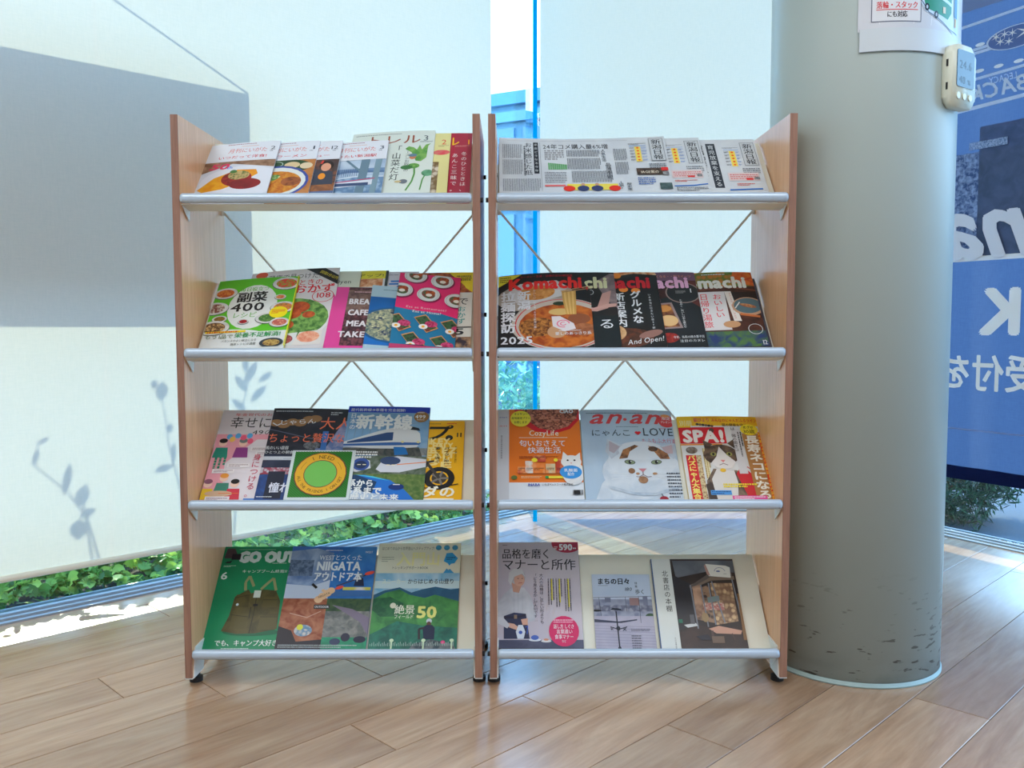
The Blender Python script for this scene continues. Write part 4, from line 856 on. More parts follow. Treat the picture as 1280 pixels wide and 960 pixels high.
# third shelf, left
def p1(A):
    A.rect(0, 0, 1, 1, S(222, 214, 218)); A.poly([(0, 0), (.25, 0), (.18, .4), (.5, .66), (.66, .72), (0, .72)], S(232, 160, 172)); A.rect(.0, .66, 1, .70, S(232, 160, 172)); A.T('年金世代のお悩みの解決', .16, 1.0, .93, .05, RED, .006)
    A.T('幸せに生きる', .12, 1.15, .80, .19, S(34, 32, 36), .0); A.T('49の処方', .42, .95, .715, .095, S(34, 32, 36), 0)
    def person(u, v, body, hair, r=.05): A.poly([(u-.09, v-.14), (u-.07, v-.03), (u+.07, v-.03), (u+.09, v-.14)], body); A.ell(u, v+.02, r, r, S(240, 200, 180)); A.ell(u, v+.045, r, r*.7, hair)
    person(.10, .60, S(40, 140, 120), BLK); person(.34, .60, S(140, 60, 130), S(110, 120, 120)); 
    for u, v, c in ((.16, .69, S(90, 170, 220)), (.26, .70, S(90, 170, 220)), (.33, .68, S(230, 90, 120)), (.40, .70, S(90, 170, 220)), (.2, .66, S(240, 190, 90)), (.42, .64, S(230, 90, 120))): A.ell(u, v, .035, .04, c)
    person(.05, .16, S(230, 190, 50), S(140, 90, 110)); person(.22, .22, S(60, 130, 110), S(230, 150, 60)); person(.36, .16, S(206, 50, 70), BLK); A.ell(.2, .08, .16, .04, S(206, 170, 140))
    for u, v in ((.45, .53), (.52, .48), (.22, .35), (.06, .29)): A.rect(u, v, u+.26, v+.045, S(232, 226, 226)); A.small(u+.02, v+.008, u+.24, v+.038, 2, S(150, 120, 130))
    A.small(.04, .34, .2, .46, 3, S(40, 140, 110), True); A.poly([(.82, .55), (1, .57), (1, .72), (.86, .71)], S(214, 206, 160)); A.V('自由」に', .92, .54, .10, .12, S(40, 34, 38), 0); A.V('生きる術を', .74, .50, .07, .10, S(200, 60, 90), 0); A.V('身につける。', .55, .50, .04, .105, S(200, 60, 90), 0); A.rect(.06, .0, .34, .05, S(226, 220, 222)); A.small(.08, .005, .32, .04, 2, S(120, 90, 120)); A.small(.2, .075, .45, .09, 1, S(230, 120, 60)); A.rect(.5, .012, .68, .03, S(80, 130, 200))
MG('magazine', 2, -.739, .226, .318, .0012, 0, 'pink and white magazine with small drawn people, left end of the third left shelf', GLt, p1, (0, 0, 0, 0), .0045, S(222, 214, 218))
def p2(A):
    A.rect(0, 0, 1, 1, S(36, 44, 66), S(54, 60, 84), (16, 0)); A.rect(0, .48, 1, 1, S(48, 48, 62), S(30, 34, 46), (20, 0)); A.poly([(.6, .55), (.72, .55), (.9, .86), (1, .86), (1, .5), (.6, .42)], S(84, 110, 160), S(150, 150, 180), (50, 0)); A.rect(.66, .45, .73, .74, S(60, 110, 180)); A.rect(.0, .42, .36, .46, S(190, 196, 206)); A.ell(.55, .58, .1, .06, S(120, 124, 130), S(70, 74, 80), (150, 0)); A.line([(0, .76), (.5, .66), (1, .62)], .012, S(90, 96, 120))
    A.poly([(0, 0), (.66, 0), (.6, .2), (.3, .3), (0, .26)], S(36, 76, 140), S(28, 50, 100), (30, 0)); A.rect(0, .27, .5, .34, S(150, 60, 80), S(190, 190, 200), (120, 1)); A.rect(.1, .02, .3, .3, S(28, 34, 54)); A.small(.03, .955, .62, .975, 1, S(200, 206, 214)); A.small(.72, .92, .86, .965, 2, S(200, 206, 214))
    for u, v in ((.06, .83), (.16, .81), (.26, .84), (.36, .83), (.46, .87), (.54, .88)): A.ell(u, v, .08, .055, S(156, 116, 76))
    A.line([(.02, .83), (.08, .80), (.12, .82)], .014, WHT); A.T('じゃらん', .10, .56, .81, .085, WHT, .02, .06); OR = S(240, 120, 84)
    A.T('大人の', .60, 1.2, .77, .21, OR, .0); A.T('ちょっと贅沢な旅', .0, 1.08, .62, .155, OR, .0); A.T('風のいい庭宿', .0, .28, .535, .06, WHT, .01); A.T('ひとつ上の朝食へ', .0, .40, .49, .05, WHT, .01); A.small(0, .425, .36, .455, 2, WHT); A.T('憧れの湯宿', .14, .78, .09, .15, S(214, 216, 230), .02); A.small(.02, .03, .35, .045, 1, WHT)
MG('magazine', 2, -.597, .222, .318, .0062, -.004, 'dark blue travel magazine with orange handwriting, behind the green booklet', GLt, p2, (.002, 0, -.002, .003), .0042, S(36, 44, 66))
def p3(A):
    A.rect(0, 0, 1, 1, S(100, 150, 196), S(140, 176, 206), (12, 0)); A.rect(0, .93, 1, 1, S(30, 60, 190)); A.T('歴代新幹線19車種を完全図解!', .03, .70, .945, .05, WHT, .01)
    for k in range(9): A.line([(.02+.09*k, .60), (.04+.09*k, .86)], .008, S(120, 150, 176))
    A.line([(0, .74), (.9, .82)], .008, S(130, 156, 176)); A.rect(0, .46, 1, .54, S(110, 120, 124), S(150, 150, 146), (60, 0))
    A.poly([(0, .60), (.4, .72), (.70, .79), (.80, .78), (.90, .70), (.92, .60), (.86, .54), (.5, .52), (0, .55)], S(206, 210, 212)); A.poly([(.04, .60), (.5, .705), (.58, .71), (.58, .62), (.04, .585)], S(40, 70, 120)); A.poly([(.0, .575), (.6, .60), (.92, .60), (.9, .575), (.6, .565), (0, .555)], S(50, 96, 160)); A.poly([(.78, .74), (.80, .775), (.88, .76), (.90, .73)], S(26, 34, 44)); A.poly([(.6, .55), (.72, .55), (.80, .47), (.62, .46)], S(30, 110, 180)); A.poly([(.0, .53), (.6, .53), (.9, .55), (.95, .44), (.6, .44), (0, .48)], S(50, 60, 60), S(90, 90, 86), (60, 0)); A.poly([(.6, .545), (.74, .545), (.78, .47), (.62, .46)], S(30, 110, 180))
    for u in (.70, .885): A.ell(u, .605, .02, .016, S(220, 210, 150))
    A.rect(0, .26, 1, .45, S(60, 80, 56), S(110, 120, 110), (50, 0)); A.poly([(0, .42), (.2, .44), (.34, .40), (.36, .32), (.2, .28), (0, .30)], S(200, 206, 214)); A.ell(.24, .36, .10, .09, S(50, 80, 150)); A.ell(.24, .355, .07, .055, S(30, 50, 90)); A.poly([(.42, .31), (.5, .42), (.66, .45), (1, .42), (1, .34), (.7, .28), (.48, .28)], S(204, 208, 218)); A.ell(.58, .40, .12, .06, S(50, 70, 110)); A.line([(.66, .36), (1, .39)], .012, S(226, 130, 60))
    for u in (.2, .26, .54, .6): A.rect(u, .352, u+.04, .360, S(240, 230, 190))
    A.rect(0, 0, 1, .26, S(70, 104, 50), S(110, 130, 70), (70, 0)); A.poly([(0, .24), (.3, .25), (.6, .20), (.78, .10), (.90, 0), (0, 0)], S(30, 110, 200)); A.poly([(.0, .25), (.2, .25), (.45, .18), (.4, .04), (.0, .08)], S(20, 60, 100)); A.poly([(.18, .252), (.4, .235), (.6, .19), (.4, .22)], S(70, 190, 216)); A.ell(.68, .13, .09, .045, S(16, 50, 120)); A.rect(.64, .15, .72, .158, WHT); A.poly([(.0, 0), (.5, 0), (.55, .05), (.2, .09), (0, .1)], S(170, 190, 214))
    Wt = S(228, 232, 232); A.V('日本の', .075, .92, .73, .075, Wt, .04); A.T('新幹線', .11, .80, .755, .235, Wt, .055); A.ell(.90, .885, .09, .085, S(150, 110, 60)); A.T('499', .825, .955, .865, .08, Wt, .03); A.small(.85, .925, .95, .94, 1, Wt); A.small(.85, .845, .95, .855, 1, Wt)
    A.small(.02, .42, .42, .50, 3, Wt, fill=.6); A.T('0系から', .06, .42, .135, .105, Wt, .04); A.T('H5系まで', .05, .52, .06, .105, Wt, .04); A.T('の歴史と未来', .05, .72, -.0, .09, Wt, .04)
MG('magazine', 2, -.388, .226, .322, .0108, -.002, 'blue magazine with several bullet trains on its cover, third left shelf', GLt, p3, (.002, 0, .001, .002), .0042, S(90, 130, 180), tilt=-.022)
def p4(A):
    A.rect(0, 0, 1, 1, S(206, 216, 216)); A.rect(.05, .03, .95, .97, S(50, 130, 44))
    for k in range(42):
        c = .12+k*.043; u0, u1 = max(.05, c-.97), min(.95, c-.03)
        if u1 > u0: A.line([(u0, c-u0), (u1, c-u1)], .012, S(34, 108, 34))
    A.ell(.5, .5, .41, .41, S(120, 50, 50)); A.ell(.5, .5, .395, .395, S(224, 170, 40)); A.ell(.5, .5, .262, .262, S(120, 50, 50)); A.ell(.5, .5, .25, .25, S(112, 186, 84))
    def arc(t, a0, a1, r, size, inv=False):
        n = len(t)
        for i, ch in enumerate(t):
            a = a0+(a1-a0)*i/(n-1); g = glyph(ch, .03); rot = a-PI/2 if not inv else a+PI/2
            cx, cy = .5*A.w+r*A.w*math.cos(a), .5*A.h+r*A.w*math.sin(a); em = size*A.w; cr, sr = math.cos(rot), math.sin(rot)
            P = [(cx+((px-g[2]/2)*em)*cr-((py-.36)*em)*sr, cy+((px-g[2]/2)*em)*sr+((py-.36)*em)*cr) for px, py in g[0]]
            A._add(P, g[1], S(60, 34, 20), None, (1, 0))
    arc('I NEED', 2.05, 1.08, .325, .10); arc('ALL THE FRIENDS I CAN GET', 3.35, 6.05, .33, .068, True)
    A.ring(.5, .5, .33, .005, S(120, 80, 30), 10, 2.4, 2.9); A.ring(.5, .5, .33, .005, S(120, 80, 30), 10, .25, .75)
MG('booklet', 2, -.519, .168, .168, .0165, 0, 'small square green booklet with a round yellow badge, resting in front of the travel magazine', GLt, p4, (0, 0, 0, 0), .0015, S(206, 216, 216), cat='booklet')
def p5(A):
    A.rect(0, 0, 1, 1, S(236, 178, 18)); A.T('チャンプ', -.62, .80, .76, .30, BLK, .03, 0, .2); A.ell(.80, .78, .05, .045, BLK); A.rect(.0, .93, 1, 1, S(236, 178, 18)); A.small(.5, .955, .75, .97, 1, S(90, 60, 20)); A.small(.76, .955, .98, .975, 1, RED); A.T('11', .88, .97, .79, .1, BLK, .03)
    wl = S(244, 220, 140)
    for t, v, u in (('MONKEY', .70, .2), ('DAX CHALY', .64, .24), ('CUB EZ', .58, .30), ('DREAM', .52, .24), ('GORILLA N', .46, .2), ('APE', .40, .25)): A.T(t, u, u+.62, v, .13, wl, .05)
    A.V('パイク」復口8', .78, .66, .38, .075, BLK, .03); A.V('乗って遊ぶ', .66, .66, .46, .07, BLK, .03); A.V('もっと楽しむために', .90, .67, .46, .035, BLK, .01)
    A.ell(.70, .27, .20, .18, BLK); A.ell(.70, .27, .12, .11, S(236, 178, 18)); A.ell(.70, .27, .10, .09, S(60, 54, 50)); 
    for k in range(5): A.line([(.70, .27), (.70+.12*math.cos(k*1.257), .27+.085*math.sin(k*1.257))], .03, S(120, 116, 110))
    A.line([(.70, .27), (.52, .46), (.40, .54)], .04, S(60, 56, 54)); A.line([(.30, .60), (.5, .46), (.62, .48)], .03, S(50, 46, 46)); A.ell(.46, .44, .10, .07, S(90, 84, 78), S(40, 40, 40), (90, 1)); A.ell(.30, .28, .16, .12, S(120, 116, 110), S(50, 50, 50), (110, 1)); A.poly([(.05, .45), (.3, .46), (.45, .38), (.2, .34)], S(206, 150, 20)); A.line([(.25, .14), (.7, .16), (.95, .20)], .014, BLK)
    A.T('ホンダの', .05, .92, .055, .18, S(240, 236, 216), .055); A.rect(.1, 0, .9, .03, S(240, 236, 216))
MG('magazine', 2, -.266, .202, .277, .0012, 0, 'yellow motorcycle magazine at the right end of the third left shelf', GLt, p5, (0, 0, 0, 0), .0045, S(236, 178, 18))

# third shelf, right
def q1(A):
    A.rect(0, 0, 1, 1, S(214, 220, 226)); A.rect(.0, 0, .14, 1, S(196, 200, 206)); A.rect(.14, .19, 1, 1, S(226, 116, 28)); A.small(.03, .3, .07, .7, 1, S(150, 154, 160), True); A.T('anan', .02, .12, .90, .03, S(40, 70, 160), .02); A.T('an', .02, .12, .80, .03, RED, .02)
    P = [(.30, 1), (.36, .87), (.50, .78), (.68, .75), (.86, .80), (.96, .9), (1, 1)]; A.poly([(.20, 1), (.28, .85), (.45, .745), (.68, .715), (.88, .77), (1, .88), (1, 1)], RED); A.poly(P, S(96, 50, 44), S(206, 130, 100), (190, 1))
    rn = random.Random(8)
    for k in range(60):
        u, v = rn.uniform(.36, .95), rn.uniform(.78, .98)
        if v > .76+abs(u-.66)**2*1.6: A.ell(u, v, .026, .018, S(196, 128, 104) if k % 2 else S(170, 100, 80), None, (1, 0), rn.uniform(-.6, .6), 8)
    A.ell(.28, .885, .125, .125, S(232, 222, 60)); A.T('キャサン一', .20, .37, .925, .05, BLK, .01); A.T('産地厳選プラン', .17, .40, .88, .04, BLK, .01); A.T('お得します', .20, .36, .83, .045, BLK, .01); A.T('CIAO', .76, .93, .95, .08, WHT, .04); A.T('CozyLife', .38, .74, .69, .115, S(236, 226, 206), .02); A.rect(.26, .665, .84, .67, S(236, 226, 206)); A.T('匂いおさえて', .26, .82, .575, .105, WHT, .015); A.T('快適生活', .36, .76, .50, .10, WHT, .015); A.small(.26, .435, .72, .465, 2, S(150, 60, 20))
    for u, v, w_, h_, c in ((.24, .28, .09, .07, S(196, 70, 40)), (.33, .28, .10, .13, S(216, 216, 210)), (.42, .28, .14, .11, S(226, 120, 40)), (.57, .28, .11, .10, S(206, 190, 150)), (.69, .28, .16, .15, S(180, 60, 40)), (.43, .40, .14, .07, S(190, 60, 50))): A.rect(u, v, u+w_, v+h_, c, S(230, 150, 90), (70, 1)); A.small(u+.01, v+.03, u+w_-.01, v+.06, 2, BLK)
    A.ell(.44, .42, .035, .03, S(236, 220, 50)); A.ell(.69, .42, .025, .025, S(236, 220, 50)); A.ell(.20, .235, .035, .03, S(90, 110, 50)); A.rect(.56, .225, .80, .25, S(226, 210, 60)); A.rect(.56, .225, .60, .25, S(40, 140, 70)); A.small(.28, .225, .52, .25, 2, S(236, 200, 150)); A.rect(.25, .268, .86, .272, S(120, 60, 20))
    W_ = S(226, 226, 224); A.ell(.89, .28, .13, .17, W_, S(206, 208, 210), (20, 0)); A.ell(.87, .40, .12, .095, W_); A.poly([(.76, .42), (.78, .51), (.84, .46)], W_); A.poly([(.92, .46), (.98, .50), (.98, .41)], W_)
    for u in (.83, .91): A.ell(u, .415, .013, .012, BLK)
    A.ell(.87, .385, .01, .007, S(220, 140, 140)); A.ell(.86, .29, .13, .095, S(50, 140, 210)); A.T('乳酸菌', .78, .94, .295, .05, WHT, .02); A.T('配合', .82, .90, .255, .05, WHT, .02)
    A.T('INABA', .36, .50, .145, .05, S(30, 50, 150), .04); A.T('いなばペットフード株式会社', .52, .88, .15, .035, BLK, .01); A.small(.88, .055, 1.0, .105, 1, BLK, fill=.9)
    for k in range(12): A.rect(.87+.010*k, .055, .874+.010*k+(k % 3)*.001, .105, BLK)
MG('magazine', 2, .027, .226, .318, .0012, 0, 'magazine showing its orange pet food back cover, left end of the third right shelf', GRt, q1, (0, 0, 0, 0), .005, S(206, 212, 218), spine_right=False)
def q2(A):
    A.rect(0, 0, 1, 1, S(176, 196, 212), S(160, 182, 204), (6, 0)); A.small(.06, .952, .78, .968, 1, S(70, 90, 110)); R2 = S(206, 66, 70)
    A.T('an', .08, .44, .84, .27, R2, .02, 0, .35); A.ell(.485, .885, .02, .02, R2); A.T('an', .52, .86, .84, .27, R2, .02, 0, .35)
    A.ell(.94, .87, .09, .085, R2); A.T('限定', .89, .99, .89, .05, WHT, .01); A.T('プレゼント', .87, 1.01, .85, .035, WHT, .01); A.small(.86, .78, .98, .79, 1, R2); A.ell(.93, .935, .05, .02, S(226, 150, 90))
    A.small(.38, .795, .74, .805, 1, S(80, 90, 110)); A.T('にゃんこ', .10, .54, .70, .10, S(40, 48, 60), 0); A.ell(.595, .735, .018, .015, RED); A.ell(.625, .735, .018, .015, RED); A.poly([(.58, .73), (.64, .73), (.61, .705)], RED); A.T('LOVE', .66, 1.0, .70, .15, S(40, 48, 60), -.002); A.T('もふもふ大行進', .64, 1.02, .62, .07, S(196, 100, 110), 0)
    W_ = S(206, 214, 222); W2 = S(186, 198, 210)
    A.poly([(.10, 0), (.18, .18), (.3, .3), (.95, .3), (1.0, .1), (1.0, 0)], W_, W2, (26, 0)); A.ell(.62, .30, .43, .31, W_, W2, (24, 0)); A.ell(.62, .42, .36, .26, W_, S(196, 206, 216), (24, 0))
    A.poly([(.27, .66), (.24, .52), (.30, .44), (.50, .58), (.40, .60)], W2, S(170, 176, 188), (30, 0)); A.poly([(.29, .64), (.28, .53), (.33, .50), (.40, .575)], S(176, 166, 176)); A.poly([(.98, .62), (1, .50), (.96, .44), (.78, .57), (.86, .59)], W2, S(170, 176, 188), (30, 0)); A.poly([(.96, .60), (.96, .50), (.90, .50), (.84, .565)], S(190, 166, 172)); A.ell(.62, .53, .24, .12, W_)
    A.poly([(.38, .44), (.43, .54), (.56, .595), (.60, .58), (.50, .52), (.47, .45)], S(170, 116, 70), S(96, 66, 46), (60, 0)); A.poly([(.70, .585), (.80, .565), (.90, .50), (.92, .44), (.82, .44), (.76, .52)], S(180, 122, 76), S(90, 60, 44), (60, 0)); A.ell(.75, .55, .05, .035, S(70, 52, 46), S(120, 90, 66), (80, 0))
    for u, r_ in ((.49, -.12), (.77, .12)): A.ell(u, .405, .058, .030, S(70, 76, 80), None, (1, 0), r_); A.ell(u, .405, .050, .025, S(124, 140, 110), None, (1, 0), r_); A.ell(u, .405, .016, .023, S(20, 24, 26)); A.ell(u+.012, .412, .006, .006, WHT)
    A.poly([(.57, .335), (.66, .335), (.615, .295)], S(190, 120, 130)); A.line([(.615, .30), (.615, .27), (.57, .245), (.54, .25)], .008, S(120, 96, 104)); A.line([(.615, .27), (.66, .245), (.70, .25)], .008, S(120, 96, 104)); A.ell(.50, .31, .035, .035, S(130, 92, 64), None, (1, 0), .5); A.ell(.56, .28, .02, .016, S(170, 130, 100)); A.ell(.74, .28, .025, .016, S(170, 130, 96)); A.ell(.61, .215, .05, .045, S(170, 130, 96), S(140, 100, 70), (90, 0))
    for s_ in (-1, 1):
        for k in range(3): A.line([(.62+s_*.12, .27-.012*k), (.62+s_*.34, .29-.035*k)], .003, S(226, 230, 234))
    A.poly([(.24, .16), (.5, .085), (.72, .08), (.98, .16), (.96, .12), (.72, .05), (.5, .055), (.26, .12)], S(160, 176, 192), S(190, 200, 210), (40, 0)); A.line([(.78, .07), (.80, .03)], .012, S(90, 100, 110)); A.ell(.80, .015, .045, .035, S(150, 26, 50)); A.small(.86, .02, 1.0, .30, 8, S(60, 70, 86), fill=.4)
MG('magazine', 2, .2565, .252, .314, .0012, 0, 'pale blue magazine with a large white and ginger cat face, third right shelf', GRt, q2, (.004, 0, -.003, .002), .0045, S(176, 196, 212))
def q3(A):
    A.rect(0, 0, 1, 1, S(216, 216, 214)); Y_ = S(240, 196, 40); A.rect(0, .88, 1, 1, Y_, S(232, 170, 30), (20, 0)); A.poly([(0, .80), (.14, .80), (.18, 1), (0, 1)], Y_); A.T('別冊', .02, .18, .885, .095, S(226, 216, 200), .02)
    for i in range(2): A.T('別冊', .02, .18, .885, .095, S(150, 110, 30) if i == 0 else S(236, 224, 160), .02)
    A.T('みんなのにゃんだふるライフ', .42, .98, .93, .06, RED, .02); A.T('猫の健康を守る!', .54, .86, .875, .05, BLK, .015); A.T('猫びより', .20, .40, .93, .07, S(200, 50, 90), .02)
    for k in range(6): A.ell(.24+.035*k, .90-.005*k, .02, .018, S(120, 90, 70) if k % 2 else S(60, 54, 54))
    A.rect(.0, .66, .56, .86, RED); A.T('SPA!', .04, .54, .68, .25, S(236, 230, 224), .05); A.rect(.0, .64, .5, .655, S(236, 150, 50)); A.ell(.40, .82, .03, .035, S(90, 70, 60))
    A.rect(.04, 0, .16, .52, RED, None); A.V('バズにゃん大集合', .10, .52, .01, .095, S(240, 220, 110), .04); A.rect(.16, 0, .22, .52, S(214, 196, 150), S(150, 110, 80), (200, 1)); A.rect(.25, .2, .30, .6, S(222, 210, 170)); A.small(.24, .25, .32, .60, 3, S(170, 140, 60), True); A.ell(.12, .58, .07, .05, S(100, 84, 74), S(150, 140, 130), (90, 1))
    T_ = S(120, 96, 76); T2 = S(66, 52, 46); A.poly([(.22, 0), (.24, .22), (.34, .36), (.62, .34), (.72, .2), (.74, 0)], S(130, 108, 90), T2, (40, 0)); A.poly([(.32, 0), (.30, .24), (.38, .36), (.58, .34), (.60, .2), (.56, 0)], S(216, 212, 208)); A.poly([(.60, .30), (.68, .40), (.86, .22), (.82, 0), (.70, 0)], S(200, 34, 44)); A.poly([(.24, 0), (.22, .18), (.3, .2), (.33, 0)], T2)
    A.ell(.46, .52, .21, .155, T_, T2, (60, 0)); A.poly([(.28, .56), (.27, .70), (.38, .65)], T_, T2, (60, 0)); A.poly([(.56, .66), (.66, .72), (.66, .58)], T_, T2, (60, 0)); A.poly([(.45, .62), (.40, .5), (.32, .42), (.40, .36), (.56, .36), (.62, .44), (.53, .52)], S(222, 216, 212))
    for u in (.37, .56): A.ell(u, .53, .036, .028, S(150, 150, 80)); A.ell(u, .53, .014, .020, BLK)
    A.poly([(.44, .46), (.50, .46), (.47, .43)], S(220, 130, 130)); A.line([(.42, .40), (.47, .42), (.52, .40)], .008, S(120, 90, 90)); A.ell(.45, .34, .035, .028, S(226, 180, 50)); A.line([(.68, .42), (.80, .34)], .01, RED)
    A.rect(.64, .30, .74, .84, S(206, 204, 206)); A.V('は 陽の聞きコ', .66, .86, .56, .055, BLK, .015); A.small(.70, .5, .76, .8, 2, BLK, True)
    A.poly([(.78, 0), (.76, .78), (.96, .78), (.98, 0)], S(170, 120, 66)); A.V('長寿ネコになる', .865, .76, .01, .165, S(236, 232, 220), .05, .02); A.ell(.86, .83, .11, .085, S(240, 216, 50)); A.T('めざせ', .79, .92, .84, .055, BLK, .01); A.T('30歳', .78, .93, .785, .07, BLK, .01)
    A.rect(.955, 0, 1, .80, S(214, 60, 30)); A.V('猫が教える長生きの秘訣10の大調査', .975, .80, .01, .045, S(240, 210, 60), .02); A.rect(.98, .0, 1, .86, S(240, 190, 40))
    A.rect(.26, .06, .50, .11, S(70, 150, 220)); A.small(.27, .065, .49, .105, 2, S(20, 50, 110)); A.small(.42, .14, .82, .19, 2, S(236, 214, 50), fill=.7); A.rect(.50, 0, .90, .05, S(226, 70, 150)); A.small(.52, .005, .88, .045, 2, WHT)
MG('magazine', 2, .5225, .224, .290, .0012, 0, 'red and yellow magazine with a tabby cat, right end of the third right shelf', GRt, q3, (.003, 0, -.002, 0), .0055, S(230, 190, 60), S(214, 120, 40))

# bottom shelf, left
def g1(A):
    A.rect(0, 0, 1, 1, S(16, 136, 88), S(10, 126, 82), (8, 0)); A.small(.2, .965, .94, .975, 1, S(150, 200, 170)); A.T('GO OUT', .22, .98, .845, .21, S(206, 222, 218), .085); A.small(.68, .825, .95, .835, 1, S(206, 222, 218)); A.poly([(.02, .88), (.04, .98), (.14, .98), (.18, .93), (.16, .88)], S(70, 54, 66)); A.rect(.12, .865, .24, .925, S(20, 20, 40)); A.poly([(.04, .83), (.08, .85), (.12, .83), (.14, .86)], S(20, 30, 40)); A.small(.04, .79, .2, .81, 2, S(190, 220, 200))
    A.T('キャンプブーム終焉!?', .30, .90, .735, .052, S(222, 230, 226), .01); A.T('6', .03, .13, .67, .15, S(214, 230, 224), .02)
    o1, o2 = S(92, 84, 44), S(66, 60, 32)
    A.ell(.58, .17, .36, .05, S(8, 96, 62)); A.poly([(.20, .18), (.26, .32), (.28, .50), (.44, .57), (.48, .53), (.62, .57), (.80, .56), (.88, .46), (.90, .20), (.64, .16), (.40, .155)], o1, o2, (26, 0))
    for p in (((.40, .56), (.38, .64), (.42, .70), (.50, .60)), ((.60, .57), (.66, .62), (.74, .68), (.80, .56)),): A.line(p, .035, S(140, 146, 100))
    A.rect(.30, .40, .48, .52, S(84, 76, 38), o2, (40, 0)); A.line([(.29, .49), (.48, .52)], .008, S(50, 46, 26)); A.rect(.66, .40, .84, .50, S(84, 76, 38)); A.line([(.66, .47), (.84, .47)], .008, S(50, 46, 26)); A.rect(.30, .20, .50, .34, S(88, 80, 42)); A.line([(.28, .33), (.50, .31)], .008, S(50, 46, 26)); A.rect(.66, .19, .88, .32, S(88, 80, 42)); A.line([(.66, .31), (.88, .31)], .008, S(50, 46, 26)); A.line([(.56, .56), (.57, .36), (.56, .16)], .012, S(50, 46, 26)); A.rect(.52, .49, .61, .56, S(200, 210, 200)); A.rect(.54, .41, .60, .43, BLK); A.ell(.335, .425, .018, .018, S(200, 220, 230)); A.line([(.52, .40), (.52, .30)], .008, BLK)
    A.T('でも、キャンプ大好き', .15, .95, .05, .09, S(226, 234, 230), .025); A.small(.25, .015, .85, .03, 1, S(200, 226, 214))
MG('magazine', 3, -.742, .208, .310, .0012, 0, 'green outdoor magazine with a khaki utility vest, left end of the bottom left shelf', GLt, g1, (0, 0, 0, 0), .0045, S(16, 136, 88))
def g2(A):
    A.rect(0, .48, .56, 1, S(90, 120, 170), S(160, 180, 210), (20, 0)); A.poly([(0, .48), (.56, .48), (.56, .68), (.3, .6), (0, .62)], S(190, 204, 226)); A.rect(0, .70, .28, .86, S(60, 80, 110), S(110, 130, 160), (90, 0)); A.rect(.50, .44, 1, 1, S(30, 100, 180), S(60, 130, 200), (16, 0)); A.rect(0, 0, 1, .48, S(60, 70, 70)); A.poly([(0, .95), (.3, .98), (.56, .92), (.56, 1), (0, 1)], S(60, 110, 190))
    A.rect(0, 0, .50, .48, S(130, 60, 36), S(170, 110, 80), (40, 0)); A.poly([(0, 0), (0, .22), (.15, .18), (.22, .08), (.5, .1), (.5, 0)], S(36, 30, 40)); A.ell(.28, .18, .10, .07, S(90, 130, 160), S(210, 200, 190), (90, 1)); A.ell(.24, .21, .035, .035, S(210, 210, 60)); A.line([(.1, .34), (.3, .30), (.45, .36)], .01, S(190, 150, 130))
    A.rect(.50, 0, 1, .48, S(90, 96, 96), S(140, 140, 136), (50, 0)); A.rect(.50, .36, 1, .48, S(40, 70, 50), S(70, 96, 60), (60, 0)); A.rect(.50, 0, 1, .12, S(30, 120, 90), S(40, 150, 110), (40, 0)); A.poly([(.56, .42), (.90, .26), (1, .14), (1, .30), (.8, .38)], S(120, 110, 130)); A.ell(.76, .12, .05, .05, S(40, 40, 60)); A.ell(.65, .08, .06, .04, S(50, 60, 90)); A.ell(.92, .10, .07, .04, S(30, 34, 60)); A.line([(.30, .62), (.36, .58)], .03, BLK)
    A.line([(.58, .60), (.78, .66), (.98, .74)], .012, S(70, 50, 50)); A.ell(.62, .585, .05, .02, S(230, 80, 60), None, (1, 0), .35); A.ell(.95, .73, .06, .022, S(230, 80, 60), None, (1, 0), .3); A.poly([(.78, .60), (.80, .68), (.88, .68), (.90, .60)], S(30, 40, 70)); A.ell(.84, .705, .035, .035, S(90, 110, 130)); A.rect(.66, .56, .98, .59, S(206, 200, 90), S(220, 220, 220), (40, 1)); A.rect(.5, .50, 1, .55, S(60, 110, 170))
    sk = S(230, 190, 150)
    for u, v, r in ((.40, .47, .05), (.44, .50, .05), (.49, .53, .05), (.53, .555, .045), (.44, .555, .02)): A.ell(u, v, r, r*.9, sk)
    A.T('NIIGATA', .40, .54, .48, .035, S(90, 70, 60), .01, .45); A.rect(.36, .38, .54, .42, S(60, 60, 60)); A.T('OUTDOOR', .37, .53, .39, .035, WHT, .02)
    Wt = S(222, 230, 236); A.T('WESTとつくった', .34, .84, .86, .085, Wt, .02); A.T('NIIGATA', .32, .84, .755, .16, Wt, .03); A.T('アウトドア本', .30, .86, .655, .13, Wt, .03); A.T('WEST', .87, .96, .93, .04, Wt, .02); A.small(.4, .95, .75, .965, 1, Wt); A.small(.03, .02, .9, .055, 2, S(190, 200, 200), fill=.4)
MG('magazine', 3, -.550, .236, .308, .0058, .0, 'blue outdoor magazine with a kayaker, skiing and camping photos, bottom left shelf', GLt, g2, (0, 0, 0, 0), .0045, S(60, 110, 180), tilt=-.012)
